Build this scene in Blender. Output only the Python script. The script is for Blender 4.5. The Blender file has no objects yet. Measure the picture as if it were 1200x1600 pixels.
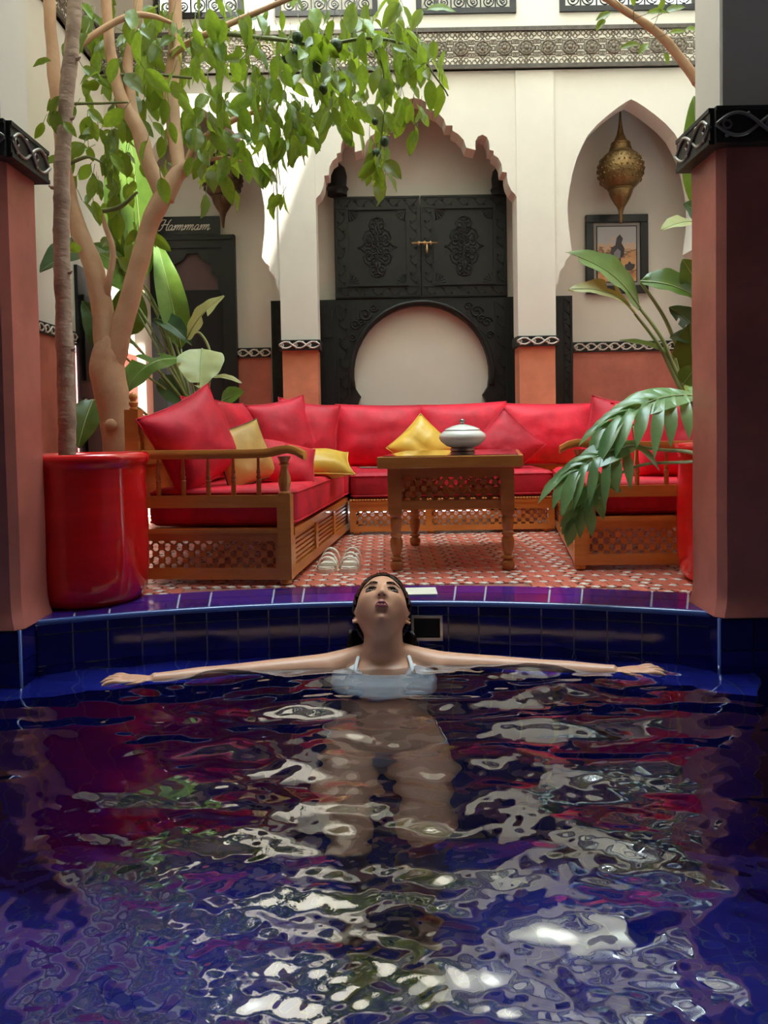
import bpy, bmesh, math, random
import numpy as np
from mathutils import Vector, Matrix, noise as mnoise
random.seed(7)
R = math.radians
PI = math.pi
sc = bpy.context.scene
COL = sc.collection

# ------------------------------------------------------------------ camera
CAM_H, F_PX, SHIFT = 0.58, 1200.0, -86 / 1600
cam_d = bpy.data.cameras.new('camera')
cam = bpy.data.objects.new('camera', cam_d)
COL.objects.link(cam)
sc.camera = cam
cam_d.sensor_fit = 'AUTO'
cam_d.sensor_width = 36.0
cam_d.lens = 27.0
cam_d.shift_y = SHIFT
cam_d.clip_start = 0.02
CROT = (Matrix.Rotation(PI / 2 - R(2.0), 3, 'X') @ Matrix.Rotation(R(-1.0), 3, 'Z'))
cam.matrix_world = Matrix.Translation((0, 0, CAM_H)) @ CROT.to_4x4()

def ray(px, py):
    return CROT @ Vector(((px - 600) / F_PX, (800 - py) / F_PX + SHIFT * 1600 / F_PX, -1))
def P(px, py, Y):            # the point of the place at depth Y that the photograph shows there
    d = ray(px, py)
    return Vector((0, 0, CAM_H)) + d * (Y / d.y)

# ------------------------------------------------------------------ sky, sun, exposure
w = bpy.data.worlds.new('sky')
sc.world = w
w.use_nodes = True
bg = w.node_tree.nodes['Background']
bg.inputs[0].default_value = (0.72, 0.92, 1.0, 1)
bg.inputs[1].default_value = 12.5
SUN_DIR = Vector((-0.38, 0.31, -1)).normalized()
sun_d = bpy.data.lights.new('sun', 'SUN')
sun_d.energy = 16.0
sun_d.angle = R(0.53)
sun_d.color = (1.0, 0.95, 0.86)
sun = bpy.data.objects.new('sun', sun_d)
COL.objects.link(sun)
sun.location = (5, -1, 9)
sun.rotation_euler = SUN_DIR.to_track_quat('-Z', 'Y').to_euler()
por_d = bpy.data.lights.new('sky_portal', 'AREA')     # marks the open top of the courtyard for the sky light
por_d.shape = 'RECTANGLE'
por_d.size, por_d.size_y = 4.0, 2.95
por_d.cycles.is_portal = True
por = bpy.data.objects.new('sky_portal', por_d)
COL.objects.link(por)
por.location = (0.245, 3.525, 9.49)
sc.view_settings.view_transform = 'Standard'
sc.view_settings.look = 'None'
sc.view_settings.gamma = 1.0
sc.view_settings.use_curve_mapping = False
sc.view_settings.exposure = 0.48
cy = sc.cycles
cy.use_denoising = True
cy.max_bounces = 14
cy.diffuse_bounces = 6
cy.glossy_bounces = 5
cy.transmission_bounces = 8
cy.transparent_max_bounces = 8
cy.sample_clamp_indirect = 6.0

# ------------------------------------------------------------------ materials
def mat(name, col, rough=0.6, metal=0.0, var=0.0, vscale=6.0, bump=0.0, bscale=40.0, coat=0.0, col2=None, spec=0.5, objvar=0.0, sheen=0.0, stretch=None, coord='Object'):
    m = bpy.data.materials.new(name)
    m.use_nodes = True
    nt = m.node_tree
    b = nt.nodes['Principled BSDF']
    b.inputs['Base Color'].default_value = (*col, 1)
    b.inputs['Roughness'].default_value = rough
    b.inputs['Metallic'].default_value = metal
    b.inputs['Specular IOR Level'].default_value = spec
    b.inputs['Coat Weight'].default_value = coat
    b.inputs['Coat Roughness'].default_value = 0.06
    if sheen:
        b.inputs['Sheen Weight'].default_value = sheen
        b.inputs['Sheen Roughness'].default_value = 0.35
        b.inputs['Sheen Tint'].default_value = (min(1, col[0] * 1.6 + .15), col[1] + .1, col[2] + .12, 1)
    tc = nt.nodes.new('ShaderNodeTexCoord')
    vec = tc.outputs[coord]
    if stretch:
        mp = nt.nodes.new('ShaderNodeMapping')
        mp.inputs['Scale'].default_value = stretch
        nt.links.new(vec, mp.inputs[0])
        vec = mp.outputs[0]
    colsock = None
    if var or col2:
        n = nt.nodes.new('ShaderNodeTexNoise')
        n.inputs['Scale'].default_value = vscale
        n.inputs['Detail'].default_value = 6
        n.inputs['Roughness'].default_value = 0.62
        nt.links.new(vec, n.inputs['Vector'])
        rp = nt.nodes.new('ShaderNodeValToRGB')
        rp.color_ramp.elements[0].position = 0.32
        rp.color_ramp.elements[1].position = 0.68
        c2 = col2 if col2 else tuple(min(1, c * (1 + var)) for c in col)
        c1 = col if col2 else tuple(c * (1 - var) for c in col)
        rp.color_ramp.elements[0].color = (*c1, 1)
        rp.color_ramp.elements[1].color = (*c2, 1)
        nt.links.new(n.outputs['Fac'], rp.inputs[0])
        colsock = rp.outputs[0]
    if objvar:
        oi = nt.nodes.new('ShaderNodeObjectInfo')
        mr = nt.nodes.new('ShaderNodeMapRange')
        mr.inputs['To Min'].default_value = 1 - objvar
        mr.inputs['To Max'].default_value = 1 + objvar
        nt.links.new(oi.outputs['Random'], mr.inputs[0])
        hs = nt.nodes.new('ShaderNodeHueSaturation')
        hs.inputs['Color'].default_value = (*col, 1)
        if colsock:
            nt.links.new(colsock, hs.inputs['Color'])
        nt.links.new(mr.outputs[0], hs.inputs['Value'])
        colsock = hs.outputs[0]
    if colsock:
        nt.links.new(colsock, b.inputs['Base Color'])
    if bump:
        n2 = nt.nodes.new('ShaderNodeTexNoise')
        n2.inputs['Scale'].default_value = bscale
        n2.inputs['Detail'].default_value = 5
        nt.links.new(vec, n2.inputs['Vector'])
        bp = nt.nodes.new('ShaderNodeBump')
        bp.inputs['Strength'].default_value = bump
        bp.inputs['Distance'].default_value = 0.01
        nt.links.new(n2.outputs['Fac'], bp.inputs['Height'])
        nt.links.new(bp.outputs[0], b.inputs['Normal'])
    return m

M = {}
M['white'] = mat('white_plaster', (0.72, 0.68, 0.61), 0.75, var=0.035, vscale=3, bump=0.12, bscale=9)
M['salmon'] = mat('salmon_tadelakt', (0.72, 0.27, 0.16), 0.42, var=0.16, vscale=5, bump=0.08, bscale=12)
M['dado'] = mat('rose_tadelakt', (0.52, 0.165, 0.12), 0.38, var=0.2, vscale=5, bump=0.08, bscale=12)
M['pillar_red'] = mat('pillar_tadelakt', (0.52, 0.16, 0.125), 0.36, var=0.22, vscale=4, bump=0.1, bscale=10)
M['black_wood'] = mat('black_painted_wood', (0.006, 0.007, 0.0065), 0.5, var=0.2, vscale=20, bump=0.1, bscale=60, stretch=(1, 1, .2))
M['black'] = mat('black_lacquer', (0.007, 0.007, 0.008), 0.35)
M['iron'] = mat('wrought_iron', (0.02, 0.02, 0.022), 0.5)
M['band_dark'] = mat('carved_band_dark', (0.018, 0.016, 0.016), 0.5, bump=0.2, bscale=50)
M['band_rel'] = mat('carved_band_relief', (0.26, 0.24, 0.22), 0.3, metal=0.4)
M['band_white'] = mat('carved_band_white', (0.62, 0.58, 0.52), 0.6)
M['frieze_brown'] = mat('frieze_plaster_brown', (0.20, 0.165, 0.125), 0.8, var=0.25, vscale=30)
M['frieze_dark'] = mat('frieze_border', (0.10, 0.085, 0.07), 0.8, var=0.3, vscale=25)
M['wood'] = mat('varnished_wood', (0.54, 0.19, 0.035), 0.3, col2=(0.72, 0.29, 0.06), vscale=4, stretch=(1, 1, 6), coat=0.3, bump=0.03, bscale=30)
M['wood_table'] = mat('varnished_table_wood', (0.36, 0.125, 0.03), 0.3, col2=(0.50, 0.19, 0.05), vscale=4, stretch=(1, 1, 6), coat=0.35)
M['table_edge'] = mat('varnished_table_edge', (0.42, 0.15, 0.03), 0.25, col2=(0.55, 0.22, 0.05), vscale=5, stretch=(1, 1, 8), coat=0.4)
M['glass_top'] = mat('polished_table_top', (0.05, 0.02, 0.012), 0.03, spec=0.9, coat=1.0)
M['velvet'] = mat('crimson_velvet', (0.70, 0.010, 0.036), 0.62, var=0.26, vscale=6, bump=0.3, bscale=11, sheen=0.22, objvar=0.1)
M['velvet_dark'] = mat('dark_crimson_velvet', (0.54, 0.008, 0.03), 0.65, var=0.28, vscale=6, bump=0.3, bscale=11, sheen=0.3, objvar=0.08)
M['yellow'] = mat('yellow_satin', (0.78, 0.49, 0.06), 0.42, var=0.12, vscale=9, bump=0.12, bscale=16, sheen=0.1)
M['ochre'] = mat('ochre_satin', (0.62, 0.38, 0.10), 0.42, var=0.12, vscale=9, bump=0.12, bscale=16)
M['piping'] = mat('brown_piping', (0.10, 0.05, 0.02), 0.6)
M['red_glaze'] = mat('red_glaze', (0.82, 0.012, 0.014), 0.13, var=0.12, vscale=3, bump=0.05, bscale=7, coat=0.5, stretch=(.4, .4, 4))
M['soil'] = mat('soil', (0.03, 0.02, 0.013), 0.95, bump=0.6, bscale=60)
M['tile_blue'] = mat('cobalt_tile', (0.006, 0.006, 0.11), 0.12, objvar=0.35, var=0.15, vscale=12, coat=0.4, bump=0.03, bscale=10)
M['tile_cope'] = mat('violet_blue_tile', (0.028, 0.012, 0.20), 0.16, objvar=0.4, var=0.2, vscale=10, coat=0.5, bump=0.05, bscale=18)
M['nose_tile'] = mat('blue_edge_tile', (0.05, 0.09, 0.30), 0.15, coat=0.6)
M['grout'] = mat('pool_grout', (0.42, 0.42, 0.46), 0.8)
M['grout_dark'] = mat('pool_bed', (0.10, 0.10, 0.16), 0.7)
M['terracotta'] = mat('terracotta_tile', (0.60, 0.165, 0.11), 0.35, objvar=0.15, var=0.12, vscale=15, coat=0.15)
M['floor_bed'] = mat('floor_grout', (0.34, 0.12, 0.085), 0.8)
M['tile_white'] = mat('white_zellige', (0.78, 0.74, 0.66), 0.25)
M['tile_black'] = mat('black_zellige', (0.03, 0.03, 0.03), 0.25)
M['lid_white'] = mat('cream_plastic', (0.82, 0.78, 0.66), 0.45)
M['steel'] = mat('stainless_steel', (0.45, 0.45, 0.46), 0.3, metal=0.9)
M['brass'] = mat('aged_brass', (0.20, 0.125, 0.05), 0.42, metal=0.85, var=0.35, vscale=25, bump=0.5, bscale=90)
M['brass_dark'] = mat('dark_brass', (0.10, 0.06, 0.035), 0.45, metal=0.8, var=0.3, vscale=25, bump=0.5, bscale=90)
M['brass_bright'] = mat('bright_brass', (0.55, 0.38, 0.20), 0.3, metal=0.9)
M['ceramic'] = mat('celadon_ceramic', (0.86, 0.87, 0.82), 0.16, coat=0.5)
M['pewter'] = mat('pewter', (0.30, 0.29, 0.27), 0.35, metal=0.9)
M['sandal'] = mat('cream_leather', (0.85, 0.80, 0.68), 0.5, bump=0.1)
M['bark'] = mat('smooth_bark', (0.46, 0.26, 0.15), 0.8, col2=(0.62, 0.39, 0.24), vscale=5, bump=0.35, bscale=22)
M['bark_grey'] = mat('grey_ringed_bark', (0.30, 0.20, 0.15), 0.85, col2=(0.52, 0.38, 0.29), vscale=7, bump=0.7, bscale=26, stretch=(1, 1, 2.2))
M['twig'] = mat('green_twig', (0.14, 0.16, 0.045), 0.6)
M['fruit'] = mat('green_citrus_rind', (0.035, 0.07, 0.02), 0.35, bump=0.3, bscale=120)
M['mauve'] = mat('mauve_plaster', (0.10, 0.06, 0.065), 0.8)
M['opening_shade'] = mat('painted_opening_shade', (0.006, 0.006, 0.007), 0.8)  # near-black colour standing in for the shade inside openings
M['mount'] = mat('grey_mount', (0.30, 0.28, 0.26), 0.8)
M['letter'] = mat('cream_lettering', (0.75, 0.72, 0.65), 0.5)
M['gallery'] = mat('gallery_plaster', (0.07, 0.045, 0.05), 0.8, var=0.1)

def leafmat(name, col, col2, trans=0.35, rough=0.38, tr_col=None, objvar=0.25):
    m = mat(name, col, rough, col2=col2, vscale=5, objvar=objvar, spec=0.5)
    nt = m.node_tree
    b = nt.nodes['Principled BSDF']
    out = nt.nodes['Material Output']
    t = nt.nodes.new('ShaderNodeBsdfTranslucent')
    c = tr_col or (min(1, col2[0] * 2.2), min(1, col2[1] * 1.9), col2[2])
    t.inputs[0].default_value = (*c, 1)
    mx = nt.nodes.new('ShaderNodeMixShader')
    mx.inputs[0].default_value = trans
    nt.links.new(b.outputs[0], mx.inputs[1])
    nt.links.new(t.outputs[0], mx.inputs[2])
    nt.links.new(mx.outputs[0], out.inputs[0])
    return m
M['leaf'] = leafmat('citrus_leaf', (0.05, 0.115, 0.016), (0.18, 0.29, 0.035), 0.33, objvar=0.5)
M['leaf_big'] = leafmat('paddle_leaf', (0.045, 0.11, 0.016), (0.125, 0.215, 0.032), 0.12, 0.32)
M['leaf_pale'] = leafmat('pale_leaf', (0.24, 0.34, 0.13), (0.42, 0.48, 0.24), 0.3, 0.45)
M['leaf_dark'] = leafmat('dark_paddle_leaf', (0.02, 0.06, 0.022), (0.05, 0.12, 0.04), 0.15, 0.35)
M['leaf_lime'] = leafmat('lime_leaf', (0.06, 0.15, 0.012), (0.13, 0.25, 0.025), 0.22, 0.4)
M['leaf_split'] = leafmat('split_leaf', (0.07, 0.17, 0.06), (0.22, 0.37, 0.15), 0.25, 0.22)
M['stem'] = mat('green_stem', (0.30, 0.38, 0.14), 0.45, var=0.2)

# ------------------------------------------------------------------ mesh helpers
class MB:
    def __init__(s):
        s.v, s.f = [], []
    def add(s, vs, fs, T=None):
        k = len(s.v)
        if T is not None:
            vs = [T @ Vector(p) for p in vs]
        s.v.extend([tuple(p) for p in vs])
        s.f.extend([tuple(i + k for i in f) for f in fs])
        return s
    def box(s, x0, x1, y0, y1, z0, z1, T=None):
        vs = [(x, y, z) for z in (z0, z1) for y in (y0, y1) for x in (x0, x1)]
        return s.add(vs, [(0, 2, 3, 1), (4, 5, 7, 6), (0, 1, 5, 4), (2, 6, 7, 3), (0, 4, 6, 2), (1, 3, 7, 5)], T)
    def prism(s, poly, y0, y1, T=None):       # poly in (x, z), thickness along y
        n = len(poly)
        vs = [(a, y0, b) for a, b in poly] + [(a, y1, b) for a, b in poly]
        fs = [tuple(range(n)), tuple(range(2 * n - 1, n - 1, -1))]
        fs += [(i, i + n, (i + 1) % n + n, (i + 1) % n) for i in range(n)]
        return s.add(vs, fs, T)
    def slab(s, poly, z0, z1, T=None):        # poly in (x, y), thickness along z
        n = len(poly)
        vs = [(a, b, z0) for a, b in poly] + [(a, b, z1) for a, b in poly]
        fs = [tuple(range(n)), tuple(range(2 * n - 1, n - 1, -1))]
        fs += [(i, (i + 1) % n, (i + 1) % n + n, i + n) for i in range(n)]
        return s.add(vs, fs, T)
    def tube(s, pts, rad, n=8, T=None, flat=1.0):
        pts = [Vector(p) for p in pts]
        m = len(pts)
        if not isinstance(rad, (list, tuple)):
            rad = [rad] * m
        vs, fs = [], []
        up = None
        for i, p in enumerate(pts):
            t = (pts[min(i + 1, m - 1)] - pts[max(i - 1, 0)])
            t = t.normalized() if t.length > 1e-9 else Vector((0, 0, 1))
            if up is None:
                up = Vector((0, 0, 1)) if abs(t.z) < 0.9 else Vector((1, 0, 0))
            a = t.cross(up)
            a = a.normalized() if a.length > 1e-6 else t.orthogonal().normalized()
            b = a.cross(t).normalized()
            up = b
            for k in range(n):
                q = 2 * PI * k / n
                vs.append(p + a * (math.cos(q) * rad[i]) + b * (math.sin(q) * rad[i] * flat))
        for i in range(m - 1):
            for k in range(n):
                k2 = (k + 1) % n
                fs.append((i * n + k, i * n + k2, (i + 1) * n + k2, (i + 1) * n + k))
        fs.append(tuple(range(n - 1, -1, -1)))
        fs.append(tuple((m - 1) * n + k for k in range(n)))
        return s.add(vs, fs, T)
    def lathe(s, prof, n=20, T=None):         # prof of (r, z)
        vs, fs = [], []
        m = len(prof)
        for r, z in prof:
            for k in range(n):
                q = 2 * PI * k / n
                vs.append((r * math.cos(q), r * math.sin(q), z))
        for i in range(m - 1):
            for k in range(n):
                k2 = (k + 1) % n
                fs.append((i * n + k, i * n + k2, (i + 1) * n + k2, (i + 1) * n + k))
        fs.append(tuple(range(n - 1, -1, -1)))
        fs.append(tuple((m - 1) * n + k for k in range(n)))
        return s.add(vs, fs, T)
    def ball(s, c, r, n=10, T=None):
        rr = r if isinstance(r, (tuple, list)) else (r, r, r)
        T2 = Matrix.Translation(c) @ Matrix.Diagonal((*rr, 1))
        if T is not None:
            T2 = T @ T2
        h = max(4, n // 2 + 1)
        prof = [(max(1e-4, math.sin(PI * i / h)), -math.cos(PI * i / h)) for i in range(h + 1)]
        return s.lathe(prof, n, T2)
    def mesh(s, name, m=None, smooth=False, fix=True):
        me = bpy.data.meshes.new(name)
        me.from_pydata(s.v, [], s.f)
        if fix:
            b = bmesh.new()
            b.from_mesh(me)
            bmesh.ops.recalc_face_normals(b, faces=b.faces)
            b.to_mesh(me)
            b.free()
        if smooth:
            me.shade_smooth()
            if smooth is not True:
                me.set_sharp_from_angle(angle=R(smooth))
        if m:
            me.materials.append(M[m] if isinstance(m, str) else m)
        return me
    def build(s, name, m, parent=None, smooth=False, fix=True):
        return link(name, s.mesh(name, m, smooth, fix), parent)

def tag(o, label=None, cat=None, group=None, kind=None):
    if label: o['label'] = label
    if cat: o['category'] = cat
    if group: o['group'] = group
    if kind: o['kind'] = kind
    return o
def adopt(o, parent):
    if parent is not None:
        o.parent = parent
        o.matrix_parent_inverse = WORLD[parent.name].inverted()
WORLD = {}
def link(name, me, parent=None, T=None):
    o = bpy.data.objects.new(name, me)
    COL.objects.link(o)
    adopt(o, parent)
    if T is not None:
        o.matrix_basis = T
    WORLD[o.name] = T.copy() if T is not None else Matrix.Identity(4)
    return o
def thing(name, label, cat, loc=(0, 0, 0), group=None, kind=None):
    o = bpy.data.objects.new(name, None)
    COL.objects.link(o)
    o.empty_display_size = 0.05
    o.location = loc
    WORLD[o.name] = Matrix.Translation(loc)
    return tag(o, label, cat, group, kind)
def axes(o, x, y, z=(0, 0, 1)):
    x, y, z = Vector(x), Vector(y), Vector(z)
    return Matrix(((x.x, y.x, z.x, o[0]), (x.y, y.y, z.y, o[1]), (x.z, y.z, z.z, o[2]), (0, 0, 0, 1)))
def rbox(name, x0, x1, y0, y1, z0, z1, bev, m, parent=None, T=None, seg=3, smooth=True):
    b = bmesh.new()
    mb = MB().box(x0, x1, y0, y1, z0, z1, T)
    vs = [b.verts.new(v) for v in mb.v]
    for f in mb.f:
        b.faces.new([vs[i] for i in f])
    bmesh.ops.recalc_face_normals(b, faces=b.faces)
    bmesh.ops.bevel(b, geom=list(b.edges), offset=bev, segments=seg, profile=0.5, affect='EDGES')
    me = bpy.data.meshes.new(name)
    b.to_mesh(me)
    b.free()
    if smooth:
        me.shade_smooth()
    me.materials.append(M[m])
    return link(name, me, parent)

def spiral(c, r, turns=1.3, a0=0, sgn=1, n=18):
    return [(c[0] + math.cos(a0 + sgn * 2 * PI * turns * i / n) * r * (1 - .8 * i / n), c[1], c[2] + math.sin(a0 + sgn * 2 * PI * turns * i / n) * r * (1 - .8 * i / n)) for i in range(n + 1)]
def ring(c, r, n=10, tr=.004, mb=None, T=None, seg=4):
    pts = [(c[0] + r * math.cos(2 * PI * i / n), c[1], c[2] + r * math.sin(2 * PI * i / n)) for i in range(n + 1)]
    mb.tube(pts, tr, seg, T)
# ------------------------------------------------------------------ the setting
WATER_Z = -0.143
ARC_X, ARC_Y, ARC_R = -0.10, 2.572, 2.7
def arc_y(x):
    return ARC_Y - ((x - ARC_X) ** 2) / (2 * ARC_R)
ARC_CY = ARC_Y - ARC_R
def arc_pt(x, off=0.0):                       # point on the pool rim, pushed back by off along the radius
    y = arc_y(x)
    d = Vector((x - ARC_X, y - ARC_CY, 0)).normalized()
    return Vector((x, y, 0)) + d * off
XL, XR = -1.76, 2.25                          # courtyard side walls
YB, YI = 5.0, 5.45                            # arcade front face, inner wall
TOP = 9.5

def struct(o, label, cat):
    return tag(o, label, cat, kind='structure')

# courtyard floor: bed, then tiles
fx = [XL + (XR - XL) * i / 40 for i in range(41)]
bed = MB().slab([(x, arc_pt(x, .27).y) for x in fx] + [(XR, YI), (XL, YI)], -0.12, -0.006)
floor = struct(bed.build('floor', 'floor_bed'), 'terracotta zellige floor around the sofas and table', 'floor')
cw, ch = 0.056, 0.105
red_me = None
def tile_mesh(w_, h_, c, m, name):
    hw, hh = w_ / 2, h_ / 2
    poly = [(-hw + c, -hh), (hw - c, -hh), (hw, -hh + c), (hw, hh - c), (hw - c, hh), (-hw + c, hh), (-hw, hh - c), (-hw, -hh + c)]
    return MB().slab(poly, -0.012, 0.0).mesh(name, m)
red_me = tile_mesh(cw - .003, ch - .003, .0135, 'terracotta', 'tile')
spots, small_w, small_b = [], [], []
nx = int((XR - XL) / cw)
for i in range(nx):
    x = XL + cw * (i + .5)
    for j in range(28):
        y = 2.45 + ch * (j + .5)
        if y > YB + .3 or y - ch * .5 < arc_pt(x, .275).y:
            continue
        if i % 4 == 0:
            small_w.append((x, y, .020, 1))
            small_b.append((x - .017, y + .012, .007, 1))
            small_b.append((x + .017, y - .012, .007, 1))
        spots.append((x, y))
        for xx in (x - cw / 2, ):
            small_w.append((xx, y - ch / 2, .019, 1))
            small_b.append((xx + .017, y - ch / 2 + .010, .006, 1))
def vis(p):
    return (p[0] - .3) ** 2 / 0.6 + (p[1] - 2.85) ** 2 / 1.2
spots.sort(key=vis)
for x, y in spots[:300]:
    link('tile', red_me, floor, Matrix.Translation((x, y, 0)))
rest = MB()
for x, y in spots[300:]:
    hw, hh, c = cw / 2 - .0015, ch / 2 - .0015, .0135
    rest.slab([(x - hw + c, y - hh), (x + hw - c, y - hh), (x + hw, y - hh + c), (x + hw, y + hh - c), (x + hw - c, y + hh), (x - hw + c, y + hh), (x - hw, y + hh - c), (x - hw, y - hh + c)], -.012, 0)
tag(rest.build('tile_field', 'terracotta', floor), kind='stuff')
for nm, lst, m_, zt in (('small_white_tiles', small_w, 'tile_white', .0012), ('small_black_tiles', small_b, 'tile_black', .0018)):
    mb = MB()
    for x, y, r_, dia in lst:
        poly = [(x - r_, y), (x, y - r_), (x + r_, y), (x, y + r_)] if dia else [(x - r_, y - r_), (x + r_, y - r_), (x + r_, y + r_), (x - r_, y + r_)]
        mb.slab(poly, -.012, zt)
    tag(mb.build(nm, m_, floor), kind='stuff')

# pool: basin, curved back wall with tiles, ledge, coping
basin = MB()
basin.box(-1.9, 1.9, -.6, 2.9, -1.4, -1.3)
basin.box(-1.9, -1.78, -.6, 2.9, -1.3, -.02).box(1.78, 1.9, -.6, 2.9, -1.3, -.02).box(-1.78, 1.78, -.6, -.45, -1.3, -.02)
bt = mat('cobalt_pool_tiling', (0.012, 0.02, 0.20), 0.3)
nt = bt.node_tree
br = nt.nodes.new('ShaderNodeTexBrick')
br.offset = 0
br.inputs['Color1'].default_value = (0.018, 0.022, 0.34, 1)
br.inputs['Color2'].default_value = (0.025, 0.036, 0.44, 1)
br.inputs['Mortar'].default_value = (0.10, 0.16, 0.28, 1)
br.inputs['Scale'].default_value = 1
br.inputs['Brick Width'].default_value = .1
br.inputs['Row Height'].default_value = .1
br.inputs['Mortar Size'].default_value = .002
tcn = nt.nodes.new('ShaderNodeTexCoord')
nt.links.new(tcn.outputs['Object'], br.inputs['Vector'])
nt.links.new(br.outputs[0], nt.nodes['Principled BSDF'].inputs['Base Color'])
M['basin'] = bt
struct(basin.build('pool_floor', 'basin'), 'dark blue tiled floor of the plunge pool', 'pool floor')

xs = [-1.2 + 2.32 * i / 48 for i in range(49)]
wall = MB()
poly = [tuple(arc_pt(x, .008).xy) for x in xs] + [(1.3, 2.9), (-1.3, 2.9)]
wall.slab(poly, -.5, -.012)
pw = struct(wall.build('pool_wall', 'grout'), 'curved back wall of the pool faced with cobalt tiles', 'pool wall')
def arc_tile(x0, x1, z0, z1, off0, off1, name, m_, parent, bev=.0022):
    a, b_ = arc_pt(x0), arc_pt(x1)
    d = (b_ - a)
    L = d.length
    d.normalize()
    n_ = Vector((-d.y, d.x, 0))
    T = axes(a, d, n_)
    return MB().box(bev, L - bev, off0, off1, z0, z1, T).build(name, m_, parent)
nt_ = 23
step = (1.01 + 1.10) / 21
for i in range(21):
    x0 = -1.10 + step * i
    x1 = x0 + step
    rows = [(-.043, -.014), (-.143, -.047), (-.243, -.147)]
    for z0, z1 in rows:
        arc_tile(x0, x1, z0, z1, .000, .012, 'tile', 'tile_blue', pw)
# ledge below the water
LEDGE_Z = -0.245
lp = [tuple(arc_pt(x, -.20).xy) for x in xs] + [tuple(arc_pt(x, .01).xy) for x in reversed(xs)]
M['ledge'] = mat('ledge_tile', (0.025, 0.03, 0.36), 0.25, objvar=0.2)
led = struct(MB().slab(lp, -1.3, LEDGE_Z - .004).build('pool_ledge', 'basin'), 'submerged blue ledge along the back wall of the pool', 'pool ledge')
for i in range(14):
    x0 = -1.12 + 2.15 / 14 * i
    x1 = x0 + 2.15 / 14
    q = [arc_pt(x0 + .003, -.205), arc_pt(x1 - .003, -.205), arc_pt(x1 - .003, 0), arc_pt(x0 + .003, 0)]
    MB().slab([tuple(p.xy) for p in q], LEDGE_Z - .02, LEDGE_Z).build('tile', 'ledge', led)
# coping of violet tiles with a rounded blue nose
cp = [tuple(arc_pt(x, .005).xy) for x in xs] + [tuple(arc_pt(x, .272).xy) for x in reversed(xs)]
cop = struct(MB().slab(cp, -.03, -.004).build('pool_coping', 'grout'), 'violet glazed coping around the pool edge', 'pool coping')
cx = [-1.2]
k = 0
while cx[-1] < 1.1:
    cx.append(cx[-1] + (.10 if k % 2 else .205))
    k += 1
for i in range(len(cx) - 1):
    x0, x1 = cx[i] + .003, cx[i + 1] - .003
    if x0 > 1.1: break
    for (o0, o1) in ((.024, .145), (.150, .268)):
        q = [arc_pt(x0, o0), arc_pt((x0 + x1) / 2, o0), arc_pt(x1, o0), arc_pt(x1, o1), arc_pt((x0 + x1) / 2, o1), arc_pt(x0, o1)]
        MB().slab([tuple(p.xy) for p in q], -.012, .002).build('coping_tile', 'tile_cope', cop)
MB().tube([arc_pt(x, .010) + Vector((0, 0, -.008)) for x in xs], .012, 10).build('bullnose', 'nose_tile', cop, True)

# pillars beside the pool
def band(name, p0, d, n_, L, z0, z1, mb_m, rel_m, parent, amp=.32, per=None, th=.006, t=.012):
    """carved band: backing, two rails and two interlaced wavy ribbons; d along, n_ outward"""
    T = axes(p0, d, -Vector(n_))
    h = z1 - z0
    base = MB().box(0, L, -t, 0, z0, z1, T).build(name, mb_m, parent)
    MB().box(0, L, -t - .004, -t, z1 - h * .12, z1, T).build('band_rail', mb_m, base)
    MB().box(0, L, -t - .004, -t, z0, z0 + h * .12, T).build('band_rail', mb_m, base)
    per = per or h * 1.2
    zc = (z0 + z1) / 2
    cnt = max(1, round(L / per))
    rel = MB()
    for sgn in (1, -1):
        pts = []
        for i in range(cnt * 10 + 1):
            a = 2 * PI * i / 10 * .5
            pts.append((L * i / (cnt * 10), -t - .003 - .002 * math.cos(a * 2) * sgn, zc + sgn * math.sin(a) * h * amp))
        rel.tube(pts, th * .5, 5, T)
    for i in range(cnt * 2):
        x = L * (i + .5) / (cnt * 2)
        if i % 2 == 0:
            ring((x, -t - .003, zc), h * .12, 6, th * .35, rel, T)
        rel.ball((x, -t - .002, zc + (h * .28 if i % 2 else -h * .3)), th * .6, 5, T)
    tag(rel.build('carving', rel_m, base, True), kind='stuff')
    return base

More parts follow.
